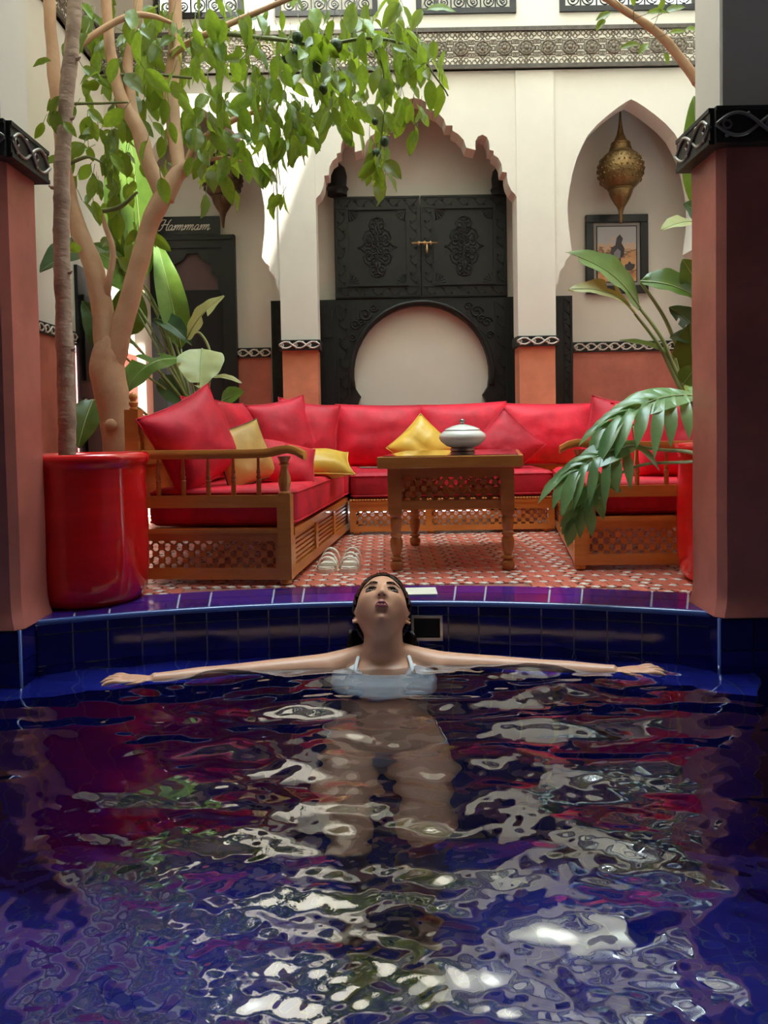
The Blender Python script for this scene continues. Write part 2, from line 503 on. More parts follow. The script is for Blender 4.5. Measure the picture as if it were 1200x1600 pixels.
def near_pillar(x_in, x_out, label):
    s = 1 if x_out > x_in else -1
    y0, y1 = 2.29, 2.50
    root = thing('pillar', label, 'pillar', ((x_in + x_out) / 2, 2.4, -1.3), kind='structure')
    c = .022
    def shaft(inset, z0, z1, m_, name, ch=c):
        xi, xo = x_in + s * inset, x_out
        a, b_ = y0 + inset, y1 - inset
        poly = [(xi, b_ - ch * .4), (xi, a + ch), (xi + s * ch, a), (xo, a), (xo, b_), (xi + s * ch * .4, b_)]
        return MB().slab(poly, z0, z1).build(name, m_, root)
    shaft(.012, 1.40, 2.5, 'white', 'white_shaft', .006)
    # the red shaft, slightly uneven, flaring at its foot
    xi, xo = x_in, x_out
    mb = MB()
    zs = [0.0, .012, .03, .06, .12, .3, .6, .9, 1.2, 1.40]
    prof = [-.012, -.010, -.003, .002, .004, .002, .004, .001, .003, .002]
    for z, q in zip(zs, prof):
        poly = [(xi + s * q, y1 - .006), (xi + s * q, y0 + c + q), (xi + s * (c + q), y0 + q), (xo, y0 + q), (xo, y1), (xi + s * (.008 + q), y1)]
        mb.v += [(a, b_, z) for a, b_ in poly]
    for i in range(len(zs) - 1):
        for k_ in range(6):
            mb.f.append((i * 6 + k_, i * 6 + (k_ + 1) % 6, (i + 1) * 6 + (k_ + 1) % 6, (i + 1) * 6 + k_))
    mb.f.append(tuple(range(6)))
    mb.f.append(tuple(range((len(zs) - 1) * 6, len(zs) * 6)))
    mb.build('red_shaft', 'pillar_red', root, 30)
    # carved capital band on the inner, front and rear faces
    zb0, zb1 = 1.395, 1.50
    o = .022
    MB().box(min(xi - s * o, xo), max(xi - s * o, xo), y0 - o, y1 + o, zb0, zb1).build('capital', 'band_dark', root)
    pI = (xi - s * o, y1 + o if s > 0 else y0 - o, 0)
    band('capital_band', (xi - s * o, y0 - o, 0), (0, 1, 0), (-s, 0, 0), y1 - y0 + 2 * o, zb0, zb1, 'band_dark', 'band_rel', root, per=.12, th=.011)
    band('capital_band', (xi - s * o, y0 - o, 0), (s, 0, 0), (0, -1, 0), abs(xo - xi), zb0, zb1, 'band_dark', 'band_rel', root, per=.12, th=.011)
    # tiled plinth going down into the pool
    MB().box(min(xi + s * .004, xo), max(xi + s * .004, xo), y0 + .004, y1, -1.3, -.002).build('plinth', 'grout_dark', root)
    pi = MB()
    zt = [-.006, -.1, -.2, -.3, -.4, -.5, -.6]
    for k_ in range(len(zt) - 1):
        z1, z0 = zt[k_] - .0015, zt[k_ + 1] + .0015
        yy = [y0, y0 + .1, y0 + .2]
        for q in range(2):
            MB().box(min(xi - s * .004, xi + s * .006), max(xi - s * .004, xi + s * .006), yy[q] + .0015, yy[q + 1] - .0015, z0, z1).build('tile', 'tile_blue', root)
        for q in range(5):
            a, b_ = xi + s * (q * .1 + .0015), xi + s * (q * .1 + .0985)
            MB().box(min(a, b_), max(a, b_), y0 - .006, y0 + .006, z0, z1).build('tile', 'tile_blue', root)
    MB().tube([(xi, y0, -.6), (xi, y0, -.002)], .006, 8).build('corner_edge', 'nose_tile', root, True)
    return root
near_pillar(-1.105, -1.75, 'rose and white pillar rising from the pool beside the large red pot')
near_pillar(1.0, 1.75, 'rose and white pillar rising from the pool in front of the leafy plants')

# gallery over the near half of the pool, and the walls around it
struct(MB().box(-2.6, 2.6, -1.9, 2.05, 2.5, 2.7).build('ceiling', 'gallery'), 'plain gallery ceiling over the near half of the pool', 'ceiling')
struct(MB().box(-2.6, 2.6, -2.0, -1.8, -1.2, 2.5).build('wall_front', 'gallery'), 'dark gallery wall facing the courtyard', 'wall')
g = MB().box(-2.6, -2.4, -1.8, 2.29, -1.2, 2.5)
struct(g.build('wall_gallery_left', 'gallery'), 'dark wall at the left end of the pool gallery', 'wall')
g = MB().box(2.4, 2.6, -1.8, 2.29, -1.2, 2.5)
struct(g.build('wall_gallery_right', 'gallery'), 'dark wall at the right end of the pool gallery', 'wall')
struct(MB().box(-2.4, 2.4, -1.8, -.45, -.3, 0).build('floor_gallery', 'gallery'), 'gallery floor behind the pool', 'floor')
struct(MB().box(-2.6, 2.6, 1.85, 2.05, 2.7, TOP).build('wall_upper_front', 'white'), 'white upper wall above the pool gallery', 'wall')
for sx_, (xa, xb) in ((-1, (-2.6, -1.105)), (1, (1.0, 2.6))):
    struct(MB().box(xa, xb, 2.05, 2.5, 2.5, 2.7).build('lintel', 'white'), 'white beam from the %s pool pillar back to the gallery' % ('left' if sx_ < 0 else 'right'), 'beam')
struct(MB().box(XL, XL + .75, 2.5, YB, 3.5, 3.62).build('sun_block_slab', 'white'), 'white slab added out of view to shade the left wall from sun', 'sun blocker')  # added above the view to keep the sun off the left wall
for sx_, xx in ((-1, -2.4), (1, 2.4)):
    struct(MB().box(min(xx, xx + .2 * sx_), max(xx, xx + .2 * sx_), 2.05, 2.5, 2.5, TOP).build('wall_upper_side', 'white'), 'white upper side wall above the pool, %s end' % ('left' if sx_ < 0 else 'right'), 'wall')

# side walls of the courtyard
wl = thing('wall_left', 'white side wall with rose dado and dark doorway behind the tree', 'wall', (XL, 3.7, 0), kind='structure')
MB().box(XL - .2, XL, 2.5, YB + .6, 1.17, TOP).build('plaster', 'white', wl)
MB().box(XL - .2, XL, 2.5, 4.42, 0, 1.11).build('dado', 'dado', wl)
MB().box(XL - .2, XL, 4.86, YB + .6, 0, 1.11).build('dado', 'dado', wl)
MB().box(XL - .19, XL - .01, 2.5, YB + .6, 1.10, 1.18).build('trim_core', 'band_dark', wl)
band('trim_band', (XL, 2.5, 0), (0, 1, 0), (1, 0, 0), 1.92, 1.11, 1.17, 'band_dark', 'band_white', wl, th=.010)
dr = struct(MB().box(XL, XL + .02, 4.44, 4.86, 0, 1.56).build('door_3', 'black'), 'narrow black doorway in the left wall behind the slim trunk', 'door')
for zz in (.25, .9):
    MB().box(XL + .02, XL + .03, 4.5, 4.8, zz, zz + .5).build('panel', 'black_wood', dr)
band('trim_band', (XL + .02, 4.44, 0), (0, 1, 0), (1, 0, 0), .42, .74, .80, 'band_dark', 'band_white', dr, th=.010)
wr = thing('wall_right', 'white side wall with rose dado behind the right hand plants', 'wall', (XR, 3.7, 0), kind='structure')
MB().box(XR, XR + .2, 2.5, YB + .6, 1.14, TOP).build('plaster', 'white', wr)
MB().box(XR, XR + .2, 2.5, YB + .6, 0, 1.14).build('dado', 'dado', wr)

# arcade: front wall with three arches
def sx(px): return P(px, 300, YB).x
CXC, CXR, CXL = P(649, 250, YB).x, P(987, 300, YB).x, P(313, 310, YB).x
K = YB / F_PX * 1.0
def zc_(y, px=649): return P(px, y, YB).z
multi = [(0, 153), (10, 155), (18, 160), (18, 170), (27, 172), (36, 177), (45, 187), (48, 197), (58, 197), (58, 205), (67, 211), (75, 220), (79, 232), (93, 236), (93, 222), (97, 215), (104, 212), (111, 216), (114, 224), (115, 236), (121, 238), (121, 244), (128, 249), (133, 259), (134, 271), (141, 272), (141, 280), (143, 290), (148, 301), (154, 307), (161, 311)]
mz = [zc_(y) for _, y in multi]
mx = [o * K for o, _ in multi]
mx[-1] = CXC * 0 + (0.882 - CXC)
point = [(0, 155), (8, 159), (20, 167), (37, 180), (53, 194), (67, 210), (76, 227), (84, 245), (91, 268), (96, 293), (99, 315), (99, 332), (98, 352), (95, 375), (93, 392), (98, 400), (104, 406), (104, 413), (111, 420), (114, 428), (114, 436), (121, 448)]
pz = [P(987, y, YB).z for _, y in point]
pxo = [o * K for o, _ in point]
ZTOP = 3.26
zl = pz[-1]
WALL = [(XL, ZTOP), (XR, ZTOP), (XR, zl)]
WALL += [(min(XR, CXR + a), b) for a, b in reversed(list(zip(pxo, pz))) if CXR + a < XR]
WALL += [(CXR - a, b) for a, b in list(zip(pxo, pz))[1:]]
PL0, PL1, PR0, PR1 = -0.651, -0.411, 0.882, 1.126
WALL[-1] = (PR1, zl)
WALL += [(PR1, zl), (PR0, zl)] if False else []
WALL += [(PR1, 1.17), (PR0, 1.17)]
WALL += [(CXC + a, b) for a, b in reversed(list(zip(mx, mz)))]
WALL += [(CXC - a, b) for a, b in list(zip(mx, mz))[1:-1]] + [(PL1, mz[-1])]
WALL += [(PL1, 1.17), (PL0, 1.17), (PL0, zl)]
WALL += [(CXL + a, b) for a, b in reversed(list(zip(pxo, pz))[:-1])]
WALL += [(CXL - a, b) for a, b in list(zip(pxo, pz))[1:] if CXL - a > XL] + [(XL, zl)]
clean = [WALL[0]]
for p in WALL[1:]:
    if abs(p[0] - clean[-1][0]) + abs(p[1] - clean[-1][1]) > 1e-4:
        clean.append(p)
TH = .16
wb = thing('wall_back', 'white arcade wall with scalloped arches behind the sofas', 'wall', (0, YB, 0), kind='structure')
MB().prism(clean, YB, YB + TH).build('arcade', 'white', wb)
for a, b_ in ((PL0, PL1), (PR0, PR1)):
    MB().box(a, b_, YB - .012, YB, 1.17, 2.86).build('pilaster', 'white', wb)
    MB().box(a + .005, b_ - .005, YB - .008, YB + TH, 0, 1.105).build('pillar_base', 'salmon', wb)
    MB().box(a - .012, b_ + .012, YB - .02, YB + TH, 1.105, 1.17).build('pillar_collar', 'band_dark', wb)
    band('trim_band', (a - .012, YB - .02, 0), (1, 0, 0), (0, -1, 0), b_ - a + .024, 1.105, 1.17, 'band_dark', 'band_white', wb, th=.011)
MB().box(XL, CXL - .5, YB, YB + TH, 0, zl).build('pier', 'white', wb)
MB().box(XL, CXL - .49, YB - .006, YB + TH + .006, 0, 1.105).build('pier_base', 'dado', wb)
band('trim_band', (XL, YB - .006, 0), (1, 0, 0), (0, -1, 0), CXL - .49 - XL, 1.105, 1.17, 'band_dark', 'band_white', wb, th=.010)
MB().box(CXR + .5, XR, YB, YB + TH, 0, zl).build('pier', 'white', wb)
# upper wall with four grille openings
ops = [(P(240, 10, YB).x, P(380, 10, YB).x), (P(430, 10, YB).x, P(590, 10, YB).x), (P(650, 10, YB).x, P(806, 10, YB).x), (P(874, 10, YB).x, P(1092, 10, YB).x)]
z0o, z1o = 3.225, 4.05
xp = XL
for a, b_ in ops:
    MB().box(xp, a, YB, YB + TH, ZTOP, z1o).build('pier', 'white', wb)
    xp = b_
MB().box(xp, XR, YB, YB + TH, ZTOP, z1o).build('pier', 'white', wb)
MB().box(XL, XR, YB, YB + TH, z1o, TOP).build('upper_wall', 'white', wb)
MB().box(XL, XR, YB + .9, YB + 1.0, ZTOP - .2, z1o + .3).build('gallery_back', 'white', wb)
MB().box(XL, XR, YB + TH, YB + 1.0, 2.88, 3.0).build('niche_ceiling', 'white', wb)
MB().box(XL, XR, YB + TH, YB + 1.0, z1o + .2, z1o + .3).build('gallery_ceiling', 'white', wb)
wlabel = ['black iron scroll grille above the tall tree crown', 'black iron scroll grille behind the hanging citrus leaves', 'black iron scroll grille above the central scalloped arch', 'wide black iron scroll grille above the pointed arch with the picture']
for i, (a, b_) in enumerate(ops):
    wn = thing('window_%d' % (i + 1), wlabel[i], 'window grille', ((a + b_) / 2, YB, z0o), kind='structure')
    fr = .035
    zt = z1o
    for q in (MB().box(a, b_, YB - .015, YB + .03, z0o, z0o + fr), MB().box(a, b_, YB - .015, YB + .03, zt - fr, zt), MB().box(a, a + fr, YB - .015, YB + .03, z0o + fr, zt - fr), MB().box(b_ - fr, b_, YB - .015, YB + .03, z0o + fr, zt - fr)):
        q.build('frame_bar', 'iron', wn)
    n_ = max(3, round((b_ - a) / .11))
    for k_ in range(n_):
        x = a + fr + (b_ - a - 2 * fr) * (k_ + .5) / n_
        hw = (b_ - a - 2 * fr) / n_ / 2
        mb = MB()
        for lev in range(3):
            zz = z0o + fr + hw + lev * 2 * hw
            mb.tube(spiral((x, YB + .01, zz), hw * .9, 1.6, PI * .5, 1 if k_ % 2 else -1, 22), .0045, 5)
            mb.tube(spiral((x + hw * .1, YB + .01, zz - hw * .1), hw * .45, 1.2, 0, -1 if k_ % 2 else 1, 12), .0035, 4)
        mb.build('scroll', 'iron', wn, True)
        if k_:
            xb = a + fr + (b_ - a - 2 * fr) * k_ / n_
            MB().box(xb - .004, xb + .004, YB + .004, YB + .014, z0o + fr, zt - fr).build('bar', 'iron', wn)

# carved plaster frieze, on the back wall and turning along the left wall
def frieze(o, d, n_, L, z0, z1, parent):
    T = axes(o, d, -Vector(n_))
    h = z1 - z0
    zc = (z0 + z1) / 2
    MB().box(0, L, -.02, 0, z0, z1, T).build('frieze_back', 'white', parent)
    for a, b_ in ((z0, z0 + h * .10), (z1 - h * .10, z1)):
        MB().box(0, L, -.035, 0, a, b_, T).build('frieze_border', 'frieze_dark', parent)
    pit = .139
    cnt = int(L / pit)
    me = MB()
    for k_ in range(8):
        a = 2 * PI * k_ / 8
        me.ball((.026 * math.cos(a), 0, .026 * math.sin(a)), (.013, .006, .013), 8)
    me.ball((0, -.004, 0), (.014, .010, .014), 8)
    ring((0, -.002, 0), .043, 16, .005, me)
    rose = me.mesh('rosette', 'frieze_brown', True)
    lat = MB()
    for k_ in range(cnt):
        x = pit * (k_ + .5)
        link('rosette', rose, parent, T @ Matrix.Translation((x, -.026, zc)))
        for rot in (0, PI / 4):
            pts = [(x + .064 * math.cos(rot + PI / 2 * q), -.022, zc + .064 * math.sin(rot + PI / 2 * q)) for q in range(5)]
            lat.tube(pts, .0045, 4, T)
        for q in range(12):
            a = 2 * PI * q / 12
            ring((x + .072 * math.cos(a) * .95, -.021, zc + .082 * math.sin(a)), .0145, 6, .0036, lat, T)
        for q in range(4):
            for zz in (z0 + h * .16, z1 - h * .16):
                ring((x - pit / 2 + pit / 4 * (q + .5), -.021, zz), .0155, 6, .0038, lat, T)
        for zz in (-.04, 0, .04):
            ring((x - pit / 2, -.021, zc + zz), .014, 6, .0036, lat, T)
    tag(lat.build('lattice', 'frieze_brown', parent), kind='stuff')
f1 = thing('trim_1', 'carved lace frieze with brown rosettes across the back wall', 'frieze', (0, YB, 2.87), kind='structure')
frieze((XL, YB, 0), (1, 0, 0), (0, -1, 0), XR - XL, 2.868, 3.127, f1)
f2 = thing('trim_2', 'carved lace frieze receding along the left wall behind the trunks', 'frieze', (XL, 3.8, 2.87), kind='structure')
frieze((XL, 3.0, 0), (0, 1, 0), (1, 0, 0), 1.96, 2.868, 3.127, f2)

# inner wall behind the arcade
wi = thing('wall_inner', 'shaded white wall with rose dado inside the arches', 'wall', (0, YI, 0), kind='structure')
MB().box(XL, XR, YI, YI + .15, 0, 2.9).build('plaster', 'white', wi)
for a, b_ in ((P(372, 560, YI).x, P(424, 560, YI).x), (P(895, 550, YI).x, XR)):
    MB().box(a, b_, YI - .008, YI, 0, 1.105).build('dado', 'dado', wi)
    band('trim_band', (a, YI - .008, 0), (1, 0, 0), (0, -1, 0), b_ - a, 1.105, 1.175, 'band_dark', 'band_white', wi, th=.011)

# ------------------------------------------------------------------ black carved doors in the centre
YD = 5.37
def dq(px, py): 
    v = P(px, py, YD)
    return (v.x, v.z)
d1 = thing('door_1', 'black carved double doors over a horseshoe arch surround', 'door', (CXC, YD, 0), kind='structure')
dL, dR = dq(425, 560)[0], dq(895, 560)[0]
zs_ = dq(659, 466)[1]
cx_, cz_ = dq(659, 583)
rr = dq(765, 583)[0] - cx_
arch = []
for i in range(25):
    a = R(-12) + (PI + R(24)) * i / 24
    arch.append((cx_ + rr * math.cos(a), cz_ + rr * 1.0 * math.sin(a)))
zt_, zn, zb = cz_ - rr * math.sin(R(12)), dq(659, 618)[1], dq(659, 642)[1]
nR = [(cx_ + rr * .93, zn + .02), (cx_ + rr * .90, zn), (cx_ + rr * .93, zn - .03), (cx_ + rr * .99, zb), (cx_ + rr * .99, 0)]
nL = [(2 * cx_ - a, b_) for a, b_ in nR]
poly = [(dL, 0), (dL, zs_), (dR, zs_), (dR, 0)] + list(reversed(nR)) + arch + nL
MB().prism(poly, YD, YD + .07).build('surround', 'black_wood', d1)
# raised rope moulding round the arch
MB().tube([(cx_ + (rr + .02) * math.cos(R(-10) + R(200) * i / 40), YD - .004, cz_ + (rr + .02) * math.sin(R(-10) + R(200) * i / 40)) for i in range(41)], .016, 8).build('arch_moulding', 'black_wood', d1, True)
def zigzag(x0, x1, z0, z1, y, parent, horiz):
    """carved strip: pairs of slanted leaves between two fillets"""
    mb = MB()
    if horiz:
        n_ = max(2, round((x1 - x0) / ((z1 - z0) * .8)))
        for i in range(n_):
            c = x0 + (x1 - x0) * (i + .5) / n_
            hh, hl = (z1 - z0) * .32, (x1 - x0) / n_ * .42
            zc = (z0 + z1) / 2
            s_ = 1 if i % 2 else -1
            mb.prism([(c - hl, zc - hh * s_), (c, zc - hh * .2 * s_), (c + hl, zc + hh * s_), (c, zc + hh * .2 * s_ + .006)], y - .006, y)
            mb.ball((c - hl * .1, y - .002, zc + hh * .75 * s_ * -1), (.007, .005, .007), 6)
        mb.box(x0, x1, y - .006, y, z0, z0 + .006).box(x0, x1, y - .006, y, z1 - .006, z1)
    else:
        n_ = max(2, round((z1 - z0) / ((x1 - x0) * .8)))
        for i in range(n_):
            c = z0 + (z1 - z0) * (i + .5) / n_
            hh, hl = (x1 - x0) * .32, (z1 - z0) / n_ * .42
            xc = (x0 + x1) / 2
            s_ = 1 if i % 2 else -1
            mb.prism([(xc - hh * s_, c - hl), (xc - hh * .2 * s_, c), (xc + hh * s_, c + hl), (xc + hh * .2 * s_ + .006, c)], y - .006, y)
            mb.ball((xc + hh * .75 * s_ * -1, y - .002, c - hl * .1), (.007, .005, .007), 6)
        mb.box(x0, x0 + .006, y - .006, y, z0, z1).box(x1 - .006, x1, y - .006, y, z0, z1)
    return tag(mb.build('carving', 'black_wood', parent), kind='stuff')
sw = .085
zigzag(dL + .01, dL + .01 + sw * .6, .2, zs_ - .02, YD, d1, False)
zigzag(dR - .01 - sw * .6, dR - .01, .2, zs_ - .02, YD, d1, False)
iL, iR = dq(523, 400)[0], dq(792, 400)[0]
zigzag(iL + .005, iL + .005 + sw, .3, zs_ - .03, YD, d1, False)
zigzag(iR - .005 - sw, iR - .005, .3, zs_ - .03, YD, d1, False)
for xa, xb in ((dq(500, 500)[0], iL - .005), (iR + .005, dq(812, 500)[0])):
    for za, zb_ in ((zs_ - .26, zs_ - .07), (.35, zs_ - .32)):
        MB().box(xa + .02, xb - .02, YD - .008, YD, za, zb_).build('side_panel', 'black_wood', d1)
for s_ in (-1, 1):           # spandrel scrolls
    mb = MB()
    xq = cx_ + s_ * rr * .82
    for (dx, dz, r_) in ((0, .03, .05), (.07, -.04, .04), (-.06, .07, .03), (.09, -.13, .03), (.03, -.02, .03)):
        mb.tube(spiral((xq + s_ * dx, YD - .003, cz_ + rr * .82 + dz), r_, 1.4, 0, s_, 16), .006, 5)
    tag(mb.build('carving', 'black_wood', d1, True), kind='stuff')
# the two upper door leaves
zt2, zb2 = dq(659, 306)[1], dq(659, 466)[1]
midx = (iL + iR) / 2
for s_, (a, b_) in ((-1, (iL, midx - .003)), (1, (midx + .003, iR))):
    lf = MB().box(a, b_, YD - .01, YD + .035, zb2 + .004, zt2).build('door_leaf', 'black_wood', d1)
    fw = .085
    zigzag(a + .01, b_ - .01, zt2 - fw, zt2 - .01, YD - .01, lf, True)
    zigzag(a + .01, b_ - .01, zb2 + .012, zb2 + fw, YD - .01, lf, True)
    zigzag(a + .01, a + fw, zb2 + fw, zt2 - fw, YD - .01, lf, False)
    zigzag(b_ - fw, b_ - .01, zb2 + fw, zt2 - fw, YD - .01, lf, False)
    pa, pb, pc, pd = a + fw + .012, b_ - fw - .012, zb2 + fw + .012, zt2 - fw - .012
    for q in ((pa - .012, pa, pc - .012, pd + .012), (pb, pb + .012, pc - .012, pd + .012), (pa, pb, pc - .012, pc), (pa, pb, pd, pd + .012)):
        MB().box(q[0], q[1], YD - .026, YD - .01, q[2], q[3]).build('moulding', 'black_wood', lf)
    xm, zm = (pa + pb) / 2, (pc + pd) / 2
    hw, hh = (pb - pa) * .27, (pd - pc) * .40
    mb = MB()
    for sx_ in (-1, 1):
        for sz in (-1, 1):
            out = [(0, 1.0), (.35, .95), (.5, .75), (.42, .62), (.75, .52), (.9, .3), (.75, .2), (1.0, .04), (1.25, 0)]
            mb.tube([(xm + sx_ * hw * u, YD - .012, zm + sz * hh * v_) for u, v_ in out], .006, 5)
            for (u, v_, r_) in ((.25, .75, .035), (.45, .35, .045), (.18, .3, .03), (.2, .52, .025), (.6, .15, .03), (.22, .1, .028)):
                mb.tube(spiral((xm + sx_ * hw * u, YD - .012, zm + sz * hh * v_), r_, 1.3, PI / 2 * sz, sx_ * sz, 14), .0065, 5)
            mb.ball((xm + sx_ * hw * .1, YD - .012, zm + sz * hh * .62), (.012, .008, .03), 8)
    tag(mb.build('medallion', 'black_wood', lf, True), kind='stuff')
    for cx2, cz2, a0 in ((pa, pc, 0), (pb, pc, PI / 2), (pb, pd, PI), (pa, pd, PI * 1.5)):
        mb = MB()
        pl = [(cx2, cz2)] + [(cx2 + .075 * math.cos(a0 + PI / 2 * i / 8), cz2 + .075 * math.sin(a0 + PI / 2 * i / 8)) for i in range(9)]
        mb.prism(pl, YD - .016, YD - .01)
        for i in range(5):
            an = a0 + PI / 2 * (i + .5) / 5
            mb.tube([(cx2 + .015 * math.cos(an), YD - .016, cz2 + .015 * math.sin(an)), (cx2 + .07 * math.cos(an), YD - .016, cz2 + .07 * math.sin(an))], [.003, .006], 5)
        mb.build('corner_fan', 'black_wood', lf)
bx, bz = dq(663, 382)
bolt = MB().tube([(bx - .09, YD - .05, bz), (bx + .09, YD - .05, bz)], .006, 8).build('bolt', 'brass_bright', d1, True)
for dx in (-.04, 0, .04):
    MB().ball((bx + dx, YD - .045, bz), (.011, .012, .016), 10).build('bolt_keeper', 'brass_bright', bolt, True)
MB().lathe([(.001, -.075), (.008, -.06), (.011, -.045), (.007, -.03), (.004, 0)], 10, Matrix.Translation((bx + .015, YD - .05, bz))).build('padlock', 'brass_bright', bolt, True)
for px0, px1, py0 in ((509, 545, 256), (766, 792, 262)):     # turned black finials over the door posts
    a, b_ = dq(px0, 300)[0], dq(px1, 300)[0]
    z0_, z1_ = dq(px0, 306)[1], dq(px0, py0)[1]
    c, r_ = (a + b_) / 2, (b_ - a) / 2
    h_ = z1_ - z0_
    MB().lathe([(r_ * .85, z0_), (r_ * .85, z0_ + h_ * .12), (r_, z0_ + h_ * .2), (r_ * .8, z0_ + h_ * .3), (r_ * .86, z0_ + h_ * .6), (r_ * .7, z0_ + h_ * .85), (r_ * .25, z1_), (.002, z1_ + .01)], 20, Matrix.Translation((c, YD + .0, 0))).build('finial', 'black_wood', d1, 40)

# hammam door in the left arch, with its sign
YH = 5.40
def hq(px, py):
    v = P(px, py, YH)
    return (v.x, v.z)
d2 = thing('door_2', 'black framed doorway with a scalloped inner arch under the sign', 'door', (hq(300, 500)[0], YH, 0), kind='structure')
a, b_ = hq(236, 500)[0], hq(369, 500)[0]
zt = hq(310, 367)[1]
t = .09
MB().prism([(a, 0), (a, zt), (b_, zt), (b_, 0), (b_ - t, 0), (b_ - t, zt - t), (a + t, zt - t), (a + t, 0)], YH, YH + .05).build('frame', 'black_wood', d2)
MB().prism([(a + .02, zt - .02), (b_ - .02, zt - .02), (b_ - .02, zt - .035), (a + .02, zt - .035)], YH - .012, YH).build('frame_moulding', 'black_wood', d2)
xi, xo = a + t, b_ - t
sc_ = [(xi, zt - t), (xo, zt - t), (xo, zt - .42), (xo - .03, zt - .38), (xo - .035, zt - .30), (xo - .075, zt - .27), (xo - .08, zt - .20), (xo - .14, zt - .17), (xo - .17, zt - .125), (xi + .17, zt - .125), (xi + .14, zt - .17), (xi + .08, zt - .20), (xi + .075, zt - .27), (xi + .035, zt - .30), (xi + .03, zt - .38), (xi, zt - .42)]
MB().prism(sc_, YH + .012, YH + .03).build('scalloped_head', 'black_wood', d2)
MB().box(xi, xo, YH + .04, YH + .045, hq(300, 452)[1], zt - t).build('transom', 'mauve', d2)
MB().box(xi, xo, YH + .035, YH + .045, 0, hq(300, 452)[1]).build('leaf', 'opening_shade', d2)  # black panel paints in the unlit room beyond the open doorway
sg = thing('door_sign', 'black sign with cream script reading Hammam above the left doorway', 'sign', (hq(285, 352)[0], YH, hq(285, 367)[1]))
sa, sb = hq(226, 352)[0], hq(342, 352)[0]
s0, s1 = hq(285, 366)[1], hq(285, 337)[1]
MB().box(sa, sb, YH + .02, YH + .045, s0, s1).build('board', 'black', sg)
# script strokes, letter by letter, in units of the x-height, slanted
def script_m(n_):
    pts = [(0, .55), (.08, .95), (.16, .95), (.12, .4), (.06, .02)]
    x = .06
    hump = []
    for k_ in range(n_):
        hump.append([(x, .05), (x + .14, .6), (x + .30, .98), (x + .40, .92), (x + .38, .6), (x + .30, .05)])
        x += .28
    hump[-1] += [(x + .10, -.02), (x + .24, .18), (x + .32, .35)]
    return [pts] + hump, x + .30
def script_a():
    return [[(.46, .85), (.30, 1.0), (.10, .8), (.02, .4), (.10, .05), (.24, .02), (.40, .35), (.48, .9), (.42, .4), (.44, .05), (.54, .02), (.66, .3)]], .66
def script_h():
    return [[(-.1, 1.5), (.0, 1.85), (.25, 1.9), (.45, 1.75)], [(.45, 1.9), (.36, 1.2), (.26, .4), (.08, -.05), (-.12, .05)], [(.1, .85), (.3, 1.05), (.6, 1.0), (.95, 1.1)], [(1.05, 1.95), (.9, 1.6), (.80, .9), (.76, .3), (.84, 0), (1.0, .15)]], 1.0
xh = (s1 - s0) * .31
x = hq(247, 352)[0]
for fn in (script_h, script_a, lambda: script_m(3), lambda: script_m(3), script_a, lambda: script_m(3)):
    st, adv = fn()
    mb = MB()
    for pts in st:
        fine = []
        for i in range(len(pts) - 1):
            for q in range(4):
                u = q / 4
                fine.append((pts[i][0] * (1 - u) + pts[i + 1][0] * u, pts[i][1] * (1 - u) + pts[i + 1][1] * u))
        fine.append(pts[-1])
        for _ in range(3):
            fine = [fine[0]] + [((fine[i - 1][0] + 2 * fine[i][0] + fine[i + 1][0]) / 4, (fine[i - 1][1] + 2 * fine[i][1] + fine[i + 1][1]) / 4) for i in range(1, len(fine) - 1)] + [fine[-1]]
        mb.tube([(x + (u * 1.5 + v_ * .34) * xh, YH + .019, s0 + (s1 - s0) * .25 + v_ * xh) for u, v_ in fine], xh * .08, 5)
    mb.build('letter', 'letter', sg, True)
    x += adv * xh * 1.5
# ------------------------------------------------------------------ furniture
def lattice(x0, x1, z0, z1, y, T, parent, pitch=.0235, depth=.012):
    """turned screen: beads at the crossings of two sets of diagonals"""
    nx_, nz_ = max(2, round((x1 - x0) / pitch)), max(2, round((z1 - z0) / pitch))
    px_, pz_ = (x1 - x0) / nx_, (z1 - z0) / nz_
    mb = MB()
    for i in range(nx_ + 1):
        for j in range(nz_ + 1):
            if (i + j) % 2:
                continue
            c = (x0 + i * px_, z0 + j * pz_)
            r_ = pitch * .53
            poly = [(min(x1, max(x0, c[0] + r_ * math.cos(PI / 8 + PI / 4 * k_))), min(z1, max(z0, c[1] + r_ * math.sin(PI / 8 + PI / 4 * k_)))) for k_ in range(8)]
            mb.prism(poly, y, y + depth, T)
            for s_ in (-1, 1):
                a, b_ = i + 1, j + s_
                if a <= nx_ and 0 <= b_ <= nz_:
                    mb.tube([(c[0], y + depth / 2, c[1]), (x0 + a * px_, y + depth / 2, z0 + b_ * pz_)], depth * .36, 4, T)
    return tag(mb.build('lattice', 'wood', parent), kind='stuff')

